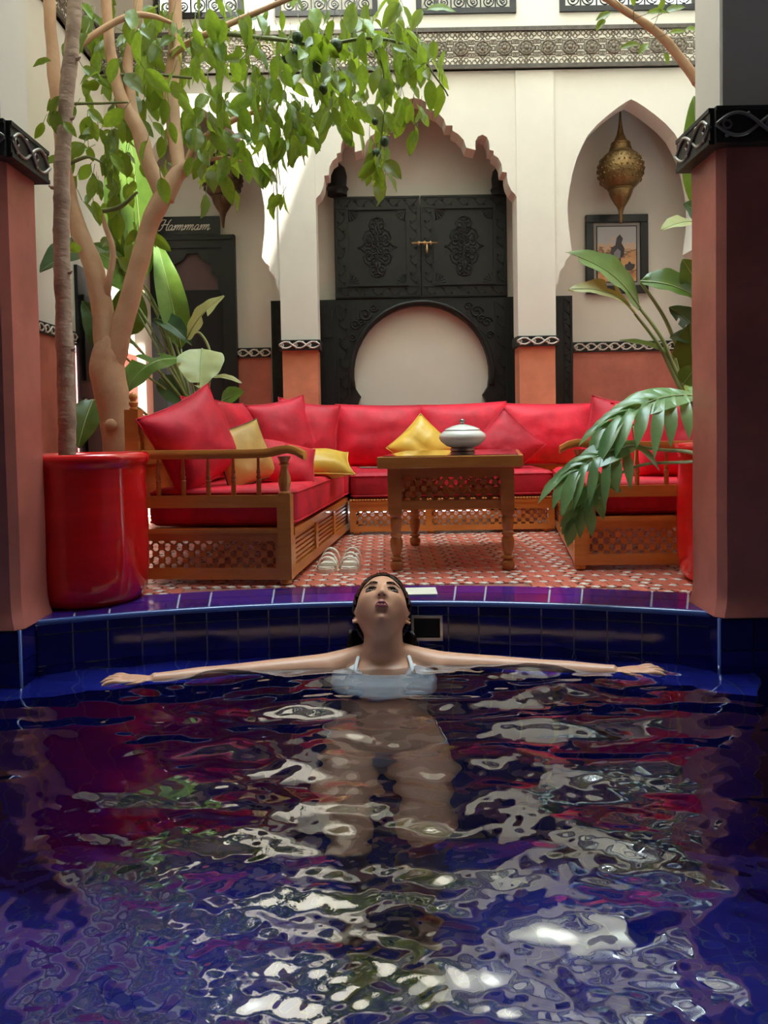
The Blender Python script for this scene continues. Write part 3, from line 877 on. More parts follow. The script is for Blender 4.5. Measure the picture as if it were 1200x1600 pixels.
BAL = [(.0075, 0), (.0095, .004), (.0095, .05), (.0115, .056), (.0075, .062), (.0105, .070), (.006, .080), (.0095, .088), (.0065, .10), (.005, .145)]
FIN = [(.016, 0), (.016, .006), (.011, .010), (.017, .020), (.017, .028), (.010, .034), (.015, .044), (.016, .052), (.011, .063), (.002, .068)]
def side_sofa(o, a_dir, b_dir, W, L, label, nb, flip):
    """a runs from the inner front post to the outer back post, b runs away along the seat"""
    T = axes((o[0], o[1], 0), a_dir, b_dir)
    s = thing('sofa', label, 'sofa', (o[0], o[1], 0))
    MB().box(0, .052, 0, .052, .022, .345, T).build('post', 'wood', s)
    MB().lathe([(.024, .345), (.026, .35), (.018, .357), (.021, .37), (.025, .39), (.023, .41), (.015, .435), (.014, .45), (.022, .458), (.015, .463), (.022, .478), (.026, .488)], 18, T @ Matrix.Translation((.026, .026, 0))).build('turned_support', 'wood', s, 45)
    foot = [(.014, 0), (.022, .006), (.022, .016), (.016, .024)]
    for a, b in ((.026, .026), (W - .03, .03), (.03, L - .04), (W - .03, L - .04)):
        MB().lathe(foot, 12, T @ Matrix.Translation((a, b, 0))).build('foot', 'wood', s, 45)
    for b in (0.0, L - .06):
        po = MB().box(W - .055, W, b, b + .05, .022, .675, T).build('back_post', 'wood', s)
        MB().lathe(FIN, 14, T @ Matrix.Translation((W - .0275, b + .025, .675))).build('finial', 'wood', po, 45)
    MB().box(.052, W - .055, .004, .044, .022, .066, T).build('end_rail', 'wood', s)
    MB().box(.052, W - .055, .004, .044, .170, .200, T).build('end_rail', 'wood', s)
    MB().box(.052, W - .055, -.006, .048, .200, .217, T).build('end_rail', 'wood', s)
    MB().box(.052, .062, .004, .044, .066, .170, T).build('end_stile', 'wood', s)
    lattice(.062, W - .055, .066, .170, .016, T, s)
    MB().box(.052, W - .055, .004, .048, .296, .341, T).build('arm_rail', 'wood', s)
    # arm with a drooping scrolled end
    arm = MB()
    n_ = 22
    for i in range(n_ + 1):
        u = i / n_
        a = -.055 + (W - .01 + .055) * u
        zt = .520 + .006 * math.sin(u * PI * 1.0) - .010 * math.sin(u * PI) - (.016 * (1 - u / .1) ** 2 if u < .1 else 0) + (.0 if u > .2 else .012 * math.sin(PI * u / .2))
        th = .034 if u > .12 else .03
        for (bb, zz) in ((-.006, zt - th), (.058, zt - th), (.062, zt - th / 2), (.056, zt), (-.004, zt), (-.010, zt - th / 2)):
            arm.v.append(tuple(T @ Vector((a, bb, zz))))
    for i in range(n_):
        for k_ in range(6):
            arm.f.append((i * 6 + k_, i * 6 + (k_ + 1) % 6, i * 6 + 6 + (k_ + 1) % 6, i * 6 + 6 + k_))
    arm.f += [tuple(range(6)), tuple(range(n_ * 6, n_ * 6 + 6))]
    arm.build('armrest', 'wood', s, 40)
    bm_ = MB().lathe(BAL, 12).mesh('baluster', 'wood', 45)
    for i in range(nb):
        a = .052 + (W - .107) * (i + .75) / (nb + .4)
        link('baluster', bm_, s, T @ Matrix.Translation((a, .026, .341)))
    # long front side: rails, stiles and slatted panels
    MB().box(.004, .044, .052, L, .022, .060, T).build('long_rail', 'wood', s)
    MB().box(-.004, .048, .052, L, .185, .212, T).build('long_rail', 'wood', s)
    np_ = 4
    for i in range(np_ + 1):
        b = .052 + (L - .11) * i / np_
        MB().box(.006, .042, b, b + .055, .060, .185, T).build('stile', 'wood', s)
    for i in range(np_):
        b0, b1 = .107 + (L - .11) * i / np_, .052 + (L - .11) * (i + 1) / np_
        MB().box(.026, .034, b0, b1, .060, .185, T).build('panel', 'wood', s)
        for k_ in range(6):
            zz = .066 + .0195 * k_
            MB().box(.014, .026, b0, b1, zz, zz + .011, T).build('slat', 'wood', s)
    MB().box(.044, W - .01, .044, L, .19, .205, T).build('seat_deck', 'wood', s)
    for z0, z1 in ((.30, .34), (.46, .50), (.60, .655)):
        MB().box(W - .042, W - .012, .05, L - .06, z0, z1, T).build('back_rail', 'wood', s)
    MB().box(W - .03, W - .02, .05, L - .06, .34, .60, T).build('back_board', 'wood', s)
    return s, T

tl = R(6)
LW, LL = .64, 1.98
SL, TL = side_sofa((-.355, 2.875), (-math.cos(tl), math.sin(tl), 0), (math.sin(tl), math.cos(tl), 0), LW, LL, 'wooden sofa with balustered arm, lattice end and pots beside it, left side', 5, False)
SL['label'] = 'carved wooden sofa behind the large red pot, arm with turned balusters'
tr = R(9)
RW, RL = .74, 1.85
SR, TR = side_sofa((.76, 3.075), (math.cos(tr), -math.sin(tr) * .3, 0), (math.sin(tr), math.cos(tr), 0), RW, RL, 'x', 5, True)
SR['label'] = 'carved wooden sofa behind the split leaved plant, lattice end panel'

# back sofa
BX0, BX1, BYF, BYB = -.195, .94, 4.24, 4.93
sb_ = thing('sofa', 'carved wooden sofa along the back wall, low lattice front behind table', 'sofa', ((BX0 + BX1) / 2, 4.6, 0))
Tb = axes((0, BYF, 0), (1, 0, 0), (0, 1, 0))
MB().box(BX0, BX1, 0, .035, .018, .048, Tb).build('front_rail', 'wood', sb_)
MB().box(BX0, BX1, 0, .035, .134, .170, Tb).build('front_rail', 'wood', sb_)
MB().box(BX0 - .004, BX1 + .004, -.008, .04, .170, .188, Tb).build('front_rail', 'wood', sb_)
rope = MB()
for i in range(70):
    x = BX0 + (BX1 - BX0) * (i + .5) / 70
    rope.ball((x, -.009, .195), (.010, .007, .006), 6, Tb)
tag(rope.build('rope_moulding', 'wood', sb_, True), kind='stuff')
stx = [BX0, BX0 + .42, BX0 + .86, BX1 - .035]
for x in stx:
    MB().box(x, x + .035, 0, .035, .048, .134, Tb).build('stile', 'wood', sb_)
for i in range(3):
    lattice(stx[i] + .035, stx[i + 1], .048, .134, .010, Tb, sb_, .0225)
for x in (BX0 + .04, BX0 + .45, BX0 + .88, BX1 - .04):
    MB().lathe([(.014, 0), (.022, .006), (.020, .018)], 12, Tb @ Matrix.Translation((x, .03, 0))).build('foot', 'wood', sb_, 45)
MB().box(BX0, BX1, .035, .66, .185, .2, Tb).build('seat_deck', 'wood', sb_)
for x in (-.76, -.22, .28, .77, 1.28):
    po = MB().box(x, x + .045, .66, .70, .02, .655, Tb).build('back_post', 'wood', sb_)
    MB().lathe(FIN, 14, Tb @ Matrix.Translation((x + .0225, .68, .655))).build('finial', 'wood', po, 45)
for z0, z1 in ((.3, .34), (.58, .63)):
    MB().box(-.74, 1.30, .665, .695, z0, z1, Tb).build('back_rail', 'wood', sb_)
po = MB().box(-.275, -.235, .66, .70, .02, .655, Tb).build('back_post', 'wood', sb_)
MB().lathe(FIN, 14, Tb @ Matrix.Translation((-.255, .68, .655))).build('finial', 'wood', po, 45)

# mattresses on the sofas
def mattress(T, x0, x1, y0, y1, z0, z1, label, m_='velvet'):
    o = rbox('seat_cushion', x0, x1, y0, y1, z0, z1, .035, m_, None, T, 4)
    tag(o, label, 'cushion', 'velvet seat cushions')
    for zz in (z0 + .018, z1 - .018):
        c = .034
        pts = []
        for cx2, cy2, a0 in ((x1 - c, y1 - c, 0), (x0 + c, y1 - c, PI / 2), (x0 + c, y0 + c, PI), (x1 - c, y0 + c, PI * 1.5)):
            for i in range(5):
                pts.append((cx2 + c * .93 * math.cos(a0 + PI / 2 * i / 4), cy2 + c * .93 * math.sin(a0 + PI / 2 * i / 4), zz))
        pts.append(pts[0])
        MB().tube(pts, .0045, 6, T).build('seam', m_, o, True)
    return o
mattress(TL, -.012, LW - .06, .052, LL - .72, .217, .365, 'long red velvet seat cushion on the sofa behind the red pot')
mattress(TL, -.012, LW - .06, LL - .715, LL - .03, .217, .36, 'red velvet seat cushion in the far corner of the same sofa')
bpy.data.objects['seat_cushion.001']['label'] = 'red velvet seat cushion in the back corner under the ochre bolster pillow'
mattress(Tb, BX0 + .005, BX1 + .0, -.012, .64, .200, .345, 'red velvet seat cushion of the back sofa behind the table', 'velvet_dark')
mattress(TR, -.012, RW - .06, .052, RL - .62, .217, .36, 'red velvet seat cushion partly hidden by the split leaves')

# pillows
def pillow(c, size, thick, normal, roll, label, m_='velvet', pip=None, group='velvet pillows', pinch=.10, name='pillow', sag=0.0):
    w_, h_ = size
    n_ = Vector(normal).normalized()
    up = Vector((0, 0, 1))
    x = up.cross(n_).normalized()
    z = n_.cross(x).normalized()
    T = axes(c, x, -n_, z) @ Matrix.Rotation(roll, 4, 'Y')
    N = 18
    vs, fs = [], []
    seed = Vector((random.uniform(0, 50), random.uniform(0, 50), 0))
    def outline(u, v_):
        k_ = 1 - pinch * (1 - v_ * v_)
        l_ = 1 - pinch * (1 - u * u)
        return (u * w_ / 2 * k_, v_ * h_ / 2 * l_ - sag * (1 - u * u) * max(0, v_) * h_)
    for side in (-1, 1):
        for j in range(N + 1):
            for i in range(N + 1):
                u, v_ = -1 + 2 * i / N, -1 + 2 * j / N
                a, b = outline(u, v_)
                t = max(0, (1 - u ** 4) * (1 - v_ ** 4)) ** .5 * max(0, (1 - u * u) * (1 - v_ * v_)) ** .22
                wr = mnoise.noise(Vector((u * 2.2, v_ * 2.2, side * 3)) + seed) * .14 + mnoise.noise(Vector((u * 5, v_ * 5, side * 3)) + seed) * .05
                vs.append((a, side * thick / 2 * t * (1 + wr), b))
    L_ = (N + 1) ** 2
    for s_ in (0, 1):
        for j in range(N):
            for i in range(N):
                q = (j * (N + 1) + i, j * (N + 1) + i + 1, (j + 1) * (N + 1) + i + 1, (j + 1) * (N + 1) + i)
                fs.append(tuple(k_ + s_ * L_ for k_ in (q if s_ == 0 else reversed(q))))
    me = bpy.data.meshes.new(name)
    me.from_pydata([tuple(T @ Vector(v_)) for v_ in vs], [], fs)
    b = bmesh.new()
    b.from_mesh(me)
    bmesh.ops.remove_doubles(b, verts=b.verts, dist=.0006)
    bmesh.ops.recalc_face_normals(b, faces=b.faces)
    b.to_mesh(me)
    b.free()
    me.shade_smooth()
    me.materials.append(M[m_])
    o = link(name, me)
    tag(o, label, 'pillow', group)
    pts = []
    for k_ in range(4):
        for i in range(12):
            t = -1 + 2 * i / 12
            u, v_ = ((t, -1), (1, t), (-t, 1), (-1, -t))[k_]
            a, b_ = outline(u, v_)
            pts.append(T @ Vector((a, 0, b_)))
    pts.append(pts[0])
    MB().tube(pts, .0035, 6).build('piping', pip or m_, o, True)
    return o

# back cushions of the back sofa (large, upright)
for k_, (xa, xb, hz, lab) in enumerate(((420, 526, .39, 'large red back cushion in the corner beside the black panel'), (526, 661, .40, 'large red back cushion behind the yellow diamond pillow'), (659, 792, .40, 'large red back cushion behind the white lidded bowl'), (790, 927, .39, 'large red back cushion below the right hand salmon pillar'))):
    Yc = 4.78
    a, b = P(xa, 690, Yc).x, P(xb, 690, Yc).x
    pillow(((a + b) / 2, Yc + .03, .345 + hz / 2), (b - a + .03, hz), .19, (0, -1, .22), R((-1, 1.5, -1.5, 1)[k_]), lab, 'velvet', None, 'back cushions of the back sofa', .035, 'back_cushion')
# back cushions of the side sofas, leaning on their backs
def onL(a, b, z): return TL @ Vector((a, b, z))
def onR(a, b, z): return TR @ Vector((a, b, z))
nL_ = TL.to_3x3() @ Vector((-1, 0, .25))
nR_ = TR.to_3x3() @ Vector((-1, 0, .25))
for i, lab in enumerate(('red back cushion nearest the banana plant, tip lit by the sun', 'red back cushion in the middle of the sofa below the white lit leaf')):
    pillow(onL(.50, .58 + i * .46, .555), (.46, .38), .15, nL_, 0, lab, 'velvet', None, 'back cushions of the left sofa', .05, 'back_cushion')
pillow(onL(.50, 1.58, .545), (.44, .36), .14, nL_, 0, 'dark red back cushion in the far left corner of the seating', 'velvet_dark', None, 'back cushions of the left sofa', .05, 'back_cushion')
pillow(onL(.425, .17, .545), (.37, .37), .17, (1.0, -1, .25), R(-24), 'big red pillow standing behind the balusters beside the finial post', 'velvet')
pillow(onL(.27, .33, .485), (.27, .27), .11, (.9, -1, .42), R(-14), 'ochre satin pillow standing behind the balusters', 'ochre', 'piping', 'yellow pillows')
pillow(onL(.14, .50, .44), (.30, .26), .13, (.5, -.8, .9), R(18), 'red pillow lying low behind the ochre pillow', 'velvet')
pillow(onL(.33, 1.30, .575), (.36, .38), .13, (.55, -1, .3), R(-10), 'dark red pillow with raised corner near the sofa corner', 'velvet_dark')
pillow(onL(.22, 1.42, .57), (.36, .38), .13, (.3, -1, .3), R(8), 'crinkled red pillow in front of the corner back cushion', 'velvet')
pillow(onL(.07, .86, .425), (.36, .22), .12, (.15, -.5, 1), R(4), 'bright yellow pillow lying flat on the red seat', 'yellow', None, 'yellow pillows')
pillow((.225, 4.50, .475), (.30, .30), .12, (0.05, -1, .35), R(45), 'yellow satin pillow standing on its corner behind the table', 'yellow', None, 'yellow pillows', .08)
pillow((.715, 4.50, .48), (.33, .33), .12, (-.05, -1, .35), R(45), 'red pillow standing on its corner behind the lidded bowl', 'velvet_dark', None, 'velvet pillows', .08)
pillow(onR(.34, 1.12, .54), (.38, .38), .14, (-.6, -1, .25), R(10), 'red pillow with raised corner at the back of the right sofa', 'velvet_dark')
pillow(onR(.50, 1.02, .55), (.38, .38), .14, (-.5, -1, .25), R(-8), 'red pillow overlapping its neighbour behind the split leaf', 'velvet')
pillow(onR(.42, .42, .47), (.24, .26), .10, (-.7, -1, .35), R(-4), 'ochre pillow glimpsed between the right sofa balusters', 'ochre', 'piping', 'yellow pillows')
pillow(onR(.50, .26, .53), (.40, .40), .16, (-.4, -1, .28), R(5), 'big red pillow behind the split leaf and right red pot', 'velvet')

# ------------------------------------------------------------------ table and what stands on it
tt = R(7)
TT = axes((.045, 3.15, 0), (math.cos(tt), -math.sin(tt) * .35, 0), (math.sin(tt) * 1.25, math.cos(tt), 0))
tb = thing('coffee_table', 'carved wooden coffee table with lattice apron and turned legs', 'table', (.3, 3.5, 0))
LEG = [(.014, 0), (.024, .006), (.028, .020), (.026, .036), (.016, .044), (.026, .05), (.026, .056), (.015, .062), (.020, .075), (.026, .10), (.027, .125), (.020, .140), (.026, .148), (.026, .155), (.020, .162), (.024, .19), (.025, .215), (.020, .222), (.027, .230), (.027, .238)]
lw, ld = .46, .68
lm = MB().lathe(LEG, 18).mesh('leg', 'wood_table', 45)
for a in (0, lw):
    for b in (0, ld):
        lg = link('leg', lm, tb, TT @ Matrix.Translation((a, b, 0)))
        MB().box(a - .028, a + .028, b - .028, b + .028, .238, .424, TT).build('leg_block', 'wood_table', tb)
for (x0, x1, y0, y1) in ((.028, lw - .028, -.022, .018), (.028, lw - .028, ld - .018, ld + .022), (-.022, .018, .028, ld - .028), (lw - .018, lw + .022, .028, ld - .028)):
    MB().box(x0, x1, y0, y1, .255, .290, TT).build('apron_rail', 'wood_table', tb)
    MB().box(x0, x1, y0, y1, .386, .424, TT).build('apron_rail', 'wood_table', tb)
for yy in (-.008, ld - .004):
    la = lattice(.028, lw - .028, .290, .386, yy, TT, tb, .0225)
    la.data.materials[0] = M['wood_table']
Tq = TT @ axes((0, 0, 0), (0, 1, 0), (1, 0, 0))
for xx in (-.008, lw - .004):
    la = lattice(.028, ld - .028, .290, .386, xx, Tq, tb, .0235)
    la.data.materials[0] = M['wood_table']
rbox('top_frame', -.065, lw + .065, -.065, ld + .065, .424, .472, .004, 'table_edge', tb, TT, 2, False)
MB().box(-.045, lw + .045, -.045, ld + .045, .470, .4745, TT).build('top_panel', 'glass_top', tb)
cpos = P(723, 706, 3.62)
tu = thing('lidded_bowl', 'white ceramic lidded bowl with pewter knob on the table', 'bowl', (cpos.x, 3.62, .4745))
Tt = Matrix.Translation((cpos.x, 3.62, .4745))
bow = MB().lathe([(.055, .018), (.075, .025), (.103, .048), (.111, .064), (.107, .080), (.090, .094), (.073, .100)], 40, Tt).build('bowl_body', 'ceramic', tu, 60)
MB().lathe([(.050, 0), (.058, .002), (.058, .012), (.052, .019)], 40, Tt).build('foot_ring', 'pewter', tu, 45)
lid = MB().lathe([(.080, .098), (.083, .101), (.078, .106), (.055, .116), (.030, .123), (.012, .127)], 40, Tt).build('lid', 'ceramic', tu, 50)
MB().lathe([(.080, .0965), (.0835, .0985), (.080, .1005)], 40, Tt).build('rim_band', 'pewter', lid, 45)
MB().lathe([(.006, .126), (.007, .131), (.013, .137), (.014, .143), (.009, .150), (.002, .152)], 16, Tt).build('knob', 'pewter', lid, 45)

# sandals
for k_, (px, lab) in enumerate(((511, 'cream strappy sandal on the floor, the one beside the sofa'), (546, 'cream strappy sandal on the floor, the one nearer the table'))):
    o = P(px, 893, 3.17)
    Ts = axes((o.x, 3.12, 0), (1, 0, 0), (.04, 1, 0))
    sd = thing('sandal', lab, 'sandal', (o.x, 3.2, 0), 'pair of cream sandals')
    out = [(-.030, 0), (-.040, .03), (-.042, .07), (-.032, .13), (-.030, .20), (-.022, .235), (0, .245), (.022, .235), (.030, .20), (.032, .13), (.042, .07), (.040, .03), (.030, 0), (0, -.012)]
    MB().slab(out, 0, .018, Ts).build('sole', 'sandal', sd)
    MB().slab([(a * .93, b * .96 + .004) for a, b in out], .018, .024, Ts).build('footbed', 'sandal', sd)
    for b0, h_ in ((.03, .045), (.075, .055), (.175, .06)):
        pts = [(-.041 * math.cos(PI * i / 10), b0 + .01 * math.sin(PI * i / 10), .012 + h_ * math.sin(PI * i / 10)) for i in range(11)]
        mb = MB()
        for i, p in enumerate(pts):
            for dy in (-.017, .017):
                for dz in (0, .005):
                    mb.v.append(tuple(Ts @ Vector((p[0], p[1] + dy, p[2] + dz))))
        for i in range(10):
            k4 = i * 4
            for q in ((0, 1, 5, 4), (2, 6, 7, 3), (1, 3, 7, 5), (0, 4, 6, 2)):
                mb.f.append(tuple(k4 + z for z in q))
        mb.f += [(0, 2, 3, 1), (40, 41, 43, 42)]
        mb.build('strap', 'sandal', sd, 40)

# ------------------------------------------------------------------ pots
def pot(c, r, h, label):
    p = thing('planter', label, 'planter', (c[0], c[1], .002), 'red glazed planters')
    T = Matrix.Translation((c[0], c[1], .002))
    prof = [(r * .80, 0), (r * .86, .01), (r * .93, h * .08), (r * .965, h * .2), (r * .975, h * .45), (r * .955, h * .75), (r * .945, h * .84), (r * .96, h * .875), (r * .945, h * .895), (r * .96, h * .915), (r * 1.0, h * .935), (r * 1.02, h * .965), (r * 1.0, h * .99), (r * .96, h), (r * .90, h * .985), (r * .87, h * .93), (r * .86, h * .85)]
    MB().lathe(prof, 64, T).build('pot_body', 'red_glaze', p, 60)
    MB().lathe([(r * .868, h * .855), (r * .868, h * .875), (r * .4, h * .89), (.01, h * .885)], 40, T).build('soil', 'soil', p, True)
    return p
pot((-1.053, 2.705), .214, .515, 'large round red glazed pot beside the left pillar')
pot((1.295, 2.845), .205, .51, 'red glazed pot partly hidden behind the right pillar')

# ------------------------------------------------------------------ lanterns
LAN = [(.001, .745), (.006, .73), (.009, .68), (.014, .63), (.024, .58), (.042, .54), (.062, .515), (.072, .49), (.078, .465), (.080, .455), (.095, .45), (.118, .432), (.140, .40), (.152, .365), (.155, .335), (.150, .30), (.137, .265), (.115, .235), (.092, .215), (.078, .208), (.080, .20), (.078, .18), (.066, .15), (.046, .115), (.026, .085), (.016, .055), (.012, .02), (.008, -.02), (.002, -.03)]
def lantern(px, ytop, ybot, Y, m_, label):
    a, b = P(px, ytop, Y), P(px, ybot, Y)
    k_ = (a.z - b.z) / .775
    l = thing('lantern', label, 'lantern', (a.x, Y, b.z), 'hanging brass lanterns')
    T = Matrix.Translation((a.x, Y, b.z + .03 * k_)) @ Matrix.Scale(k_, 4)
    MB().lathe(LAN, 40, T).build('lantern_body', m_, l, 60)
    for zz, r_ in ((.458, .083), (.204, .083), (.515, .064)):
        MB().lathe([(r_ * .96, zz - .008), (r_ * 1.05, zz), (r_ * .96, zz + .008)], 40, T).build('collar', m_, l, True)
    mb = MB()
    for i in range(26):
        for zz, rr_ in ((.26, .135), (.30, .150), (.335, .155), (.37, .151), (.405, .137)):
            q = 2 * PI * (i + (.5 if round(zz * 1000) % 2 else 0)) / 26
            mb.ball((rr_ * math.cos(q), rr_ * math.sin(q), zz), .0075, 6, T)
    tag(mb.build('embossing', m_, l, True), kind='stuff')
    MB().tube([(a.x, Y, a.z - .02), (a.x, Y, 2.89)], .004, 6).build('hanging_rod', 'iron', l)
    return l
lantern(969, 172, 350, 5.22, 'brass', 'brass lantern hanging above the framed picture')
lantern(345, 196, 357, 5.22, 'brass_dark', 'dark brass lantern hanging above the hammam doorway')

# ------------------------------------------------------------------ framed picture
YP = 5.43
def pq(px, py):
    v = P(px, py, YP)
    return v.x, v.z
pa, pt = pq(914, 337)
pb, pbm = pq(1012, 458)
pic = thing('picture', 'black framed desert picture with a dark rider under the lantern', 'picture', ((pa + pb) / 2, YP, pbm))
fw = .055
for q in ((pa, pb, pt - fw, pt), (pa, pb, pbm, pbm + fw), (pa, pa + fw, pbm + fw, pt - fw), (pb - fw, pb, pbm + fw, pt - fw)):
    rbox('frame_bar', q[0], q[1], YP - .025, YP + .012, q[2], q[3], .006, 'black', pic, None, 2, False)
MB().box(pa + fw, pb - fw, YP - .006, YP + .01, pbm + fw, pt - fw).build('mount', 'mount', pic)
ia, ib, ic, id_ = pa + fw + .028, pb - fw - .028, pbm + fw + .028, pt - fw - .028
MB().box(ia - .008, ib + .008, YP - .009, YP - .006, ic - .008, id_ + .008).build('inner_border', 'black', pic)
pm = mat('desert_print', (0.5, .3, .15), .6)
nt = pm.node_tree
tcn = nt.nodes.new('ShaderNodeTexCoord')
sep = nt.nodes.new('ShaderNodeSeparateXYZ')
nt.links.new(tcn.outputs['Generated'], sep.inputs[0])
nz = nt.nodes.new('ShaderNodeTexNoise')
mpn = nt.nodes.new('ShaderNodeMapping')
mpn.inputs['Scale'].default_value = (3, 1, 9)
nt.links.new(tcn.outputs['Generated'], mpn.inputs[0])
nt.links.new(mpn.outputs[0], nz.inputs[0])
nz.inputs['Scale'].default_value = 1.3
ad = nt.nodes.new('ShaderNodeMath')
ad.operation = 'MULTIPLY_ADD'
nt.links.new(nz.outputs['Fac'], ad.inputs[0])
ad.inputs[1].default_value = .55
nt.links.new(sep.outputs['Z'], ad.inputs[2])
rp = nt.nodes.new('ShaderNodeValToRGB')
el = rp.color_ramp.elements
el[0].position, el[0].color = 0.0, (.45, .22, .10, 1)
el[1].position, el[1].color = 1.0, (.42, .42, .44, 1)
for p_, c_ in ((.25, (.62, .36, .18)), (.42, (.50, .22, .09)), (.5, (.16, .07, .05)), (.54, (.60, .33, .16)), (.72, (.55, .28, .12)), (.80, (.13, .07, .06)), (.85, (.60, .38, .22)), (.97, (.55, .42, .34))):
    e = el.new(p_)
    e.color = (*c_, 1)
rp.color_ramp.interpolation = 'LINEAR'
nt.links.new(ad.outputs[0], rp.inputs[0])
nt.links.new(rp.outputs[0], nt.nodes['Principled BSDF'].inputs['Base Color'])
MB().box(ia, ib, YP - .011, YP - .009, ic, id_).build('print', pm, pic)
w_, h_ = ib - ia, id_ - ic
ink = mat('print_dark_ink', (.05, .04, .045), .6)
ink2 = mat('print_grey_ink', (.22, .22, .25), .6)
fig = [(.42, .18), (.40, .45), (.33, .52), (.36, .62), (.46, .66), (.50, .80), (.58, .86), (.66, .78), (.62, .70), (.70, .60), (.68, .48), (.60, .42), (.62, .15), (.54, .15), (.52, .38), (.48, .38), (.49, .18)]
MB().prism([(ia + w_ * u, ic + h_ * v_) for u, v_ in fig], YP - .0118, YP - .011).build('rider_print', ink, pic)
MB().prism([(ia + w_ * u, ic + h_ * v_) for u, v_ in ((.44, .40), (.42, .52), (.52, .60), (.60, .55), (.58, .42))], YP - .0124, YP - .0118).build('robe_print', ink2, pic)
MB().prism([(ia + w_ * u, ic + h_ * v_) for u, v_ in ((.72, .22), (.70, .30), (.78, .32), (.82, .37), (.88, .32), (.97, .31), (.95, .24), (.88, .20), (.80, .19))], YP - .0118, YP - .011).build('figure_print', ink, pic)

# ------------------------------------------------------------------ skimmer in the pool wall and its lid
xk = .135
pk = arc_pt(xk)
dk = Vector((1, -(xk - ARC_X) / ARC_R, 0)).normalized()
Tk = axes((pk.x, pk.y, 0), dk, (-dk.y, dk.x, 0))
sk = struct(thing('skimmer', 'square steel framed skimmer mouth in the pool wall beside the head', 'skimmer', tuple(pk)), 'square steel framed skimmer mouth in the pool wall beside the head', 'skimmer')
for q in ((-.052, .052, -.052, -.044), (-.052, .052, -.128, -.118), (-.052, -.044, -.118, -.052), (.044, .052, -.118, -.052)):
    MB().box(q[0], q[1], -.012, .002, q[2], q[3], Tk).build('skimmer_frame', 'steel', sk)
MB().box(-.044, .044, -.005, -.001, -.118, -.052, Tk).build('skimmer_mouth_shade', 'opening_shade', sk)  # flat dark plate, the shade of the recess put into its colour
lidp = P(656, 925, 2.70)
tag(MB().box(lidp.x - .055, lidp.x + .06, 2.655, 2.77, .0, .007).build('skimmer_lid', 'lid_white'), 'cream rectangular skimmer lid set in the violet coping', 'lid')
# ------------------------------------------------------------------ plants
def small_leaf_mesh(k, m_):
    rnd = random.Random(k)
    N, wmax = 8, rnd.uniform(.40, .52)
    curl, fold = rnd.uniform(.1, .45), rnd.uniform(.10, .28)
    vs, fs = [], []
    for i in range(N + 1):
        t = i / N
        wd = wmax * (math.sin(PI * min(1, t ** .85)) ** .8) * .5 + .004
        z = -curl * t * t * .5
        for u in (-1, -.5, 0, .5, 1):
            vs.append((u * wd, t, z + abs(u) * wd * fold * 2 + .02 * math.sin(t * 14 + k) * abs(u)))
    for i in range(N):
        for j in range(4):
            fs.append((i * 5 + j, i * 5 + j + 1, i * 5 + j + 6, i * 5 + j + 5))
    me = bpy.data.meshes.new('leaf')
    me.from_pydata(vs, [], fs)
    me.shade_smooth()
    me.materials.append(M[m_])
    return me, vs, fs
SM = [small_leaf_mesh(k, 'leaf') for k in range(7)]
def leaf_T(p, d, up, size):
    d = Vector(d).normalized()
    x = d.cross(Vector(up))
    x = x.normalized() if x.length > 1e-4 else d.orthogonal().normalized()
    z = x.cross(d).normalized()
    return axes(p, x * size, d * size, z * size)

def branch(name, pix, rad, m_, parent, n=10, sub=6, wob=.006):
    """pix: list of (px, py, Y); a smooth wandering limb through them"""
    pts = [P(*q) for q in pix]
    fine, rr_ = [], []
    for i in range(len(pts) - 1):
        p0, p1, p2, p3 = pts[max(0, i - 1)], pts[i], pts[i + 1], pts[min(len(pts) - 1, i + 2)]
        for q in range(sub):
            t = q / sub
            fine.append(.5 * ((2 * p1) + (p2 - p0) * t + (2 * p0 - 5 * p1 + 4 * p2 - p3) * t * t + (-p0 + 3 * p1 - 3 * p2 + p3) * t ** 3))
            rr_.append(rad[i] * (1 - t) + rad[i + 1] * t)
    fine.append(pts[-1])
    rr_.append(rad[-1])
    for i in range(1, len(fine) - 1):
        fine[i] = fine[i] + Vector((mnoise.noise(fine[i] * 9), mnoise.noise(fine[i] * 9 + Vector((9, 9, 9))), 0)) * wob
        rr_[i] *= 1 + .10 * mnoise.noise(fine[i] * 14)
    return MB().tube(fine, rr_, n).build(name, m_, parent, True), fine

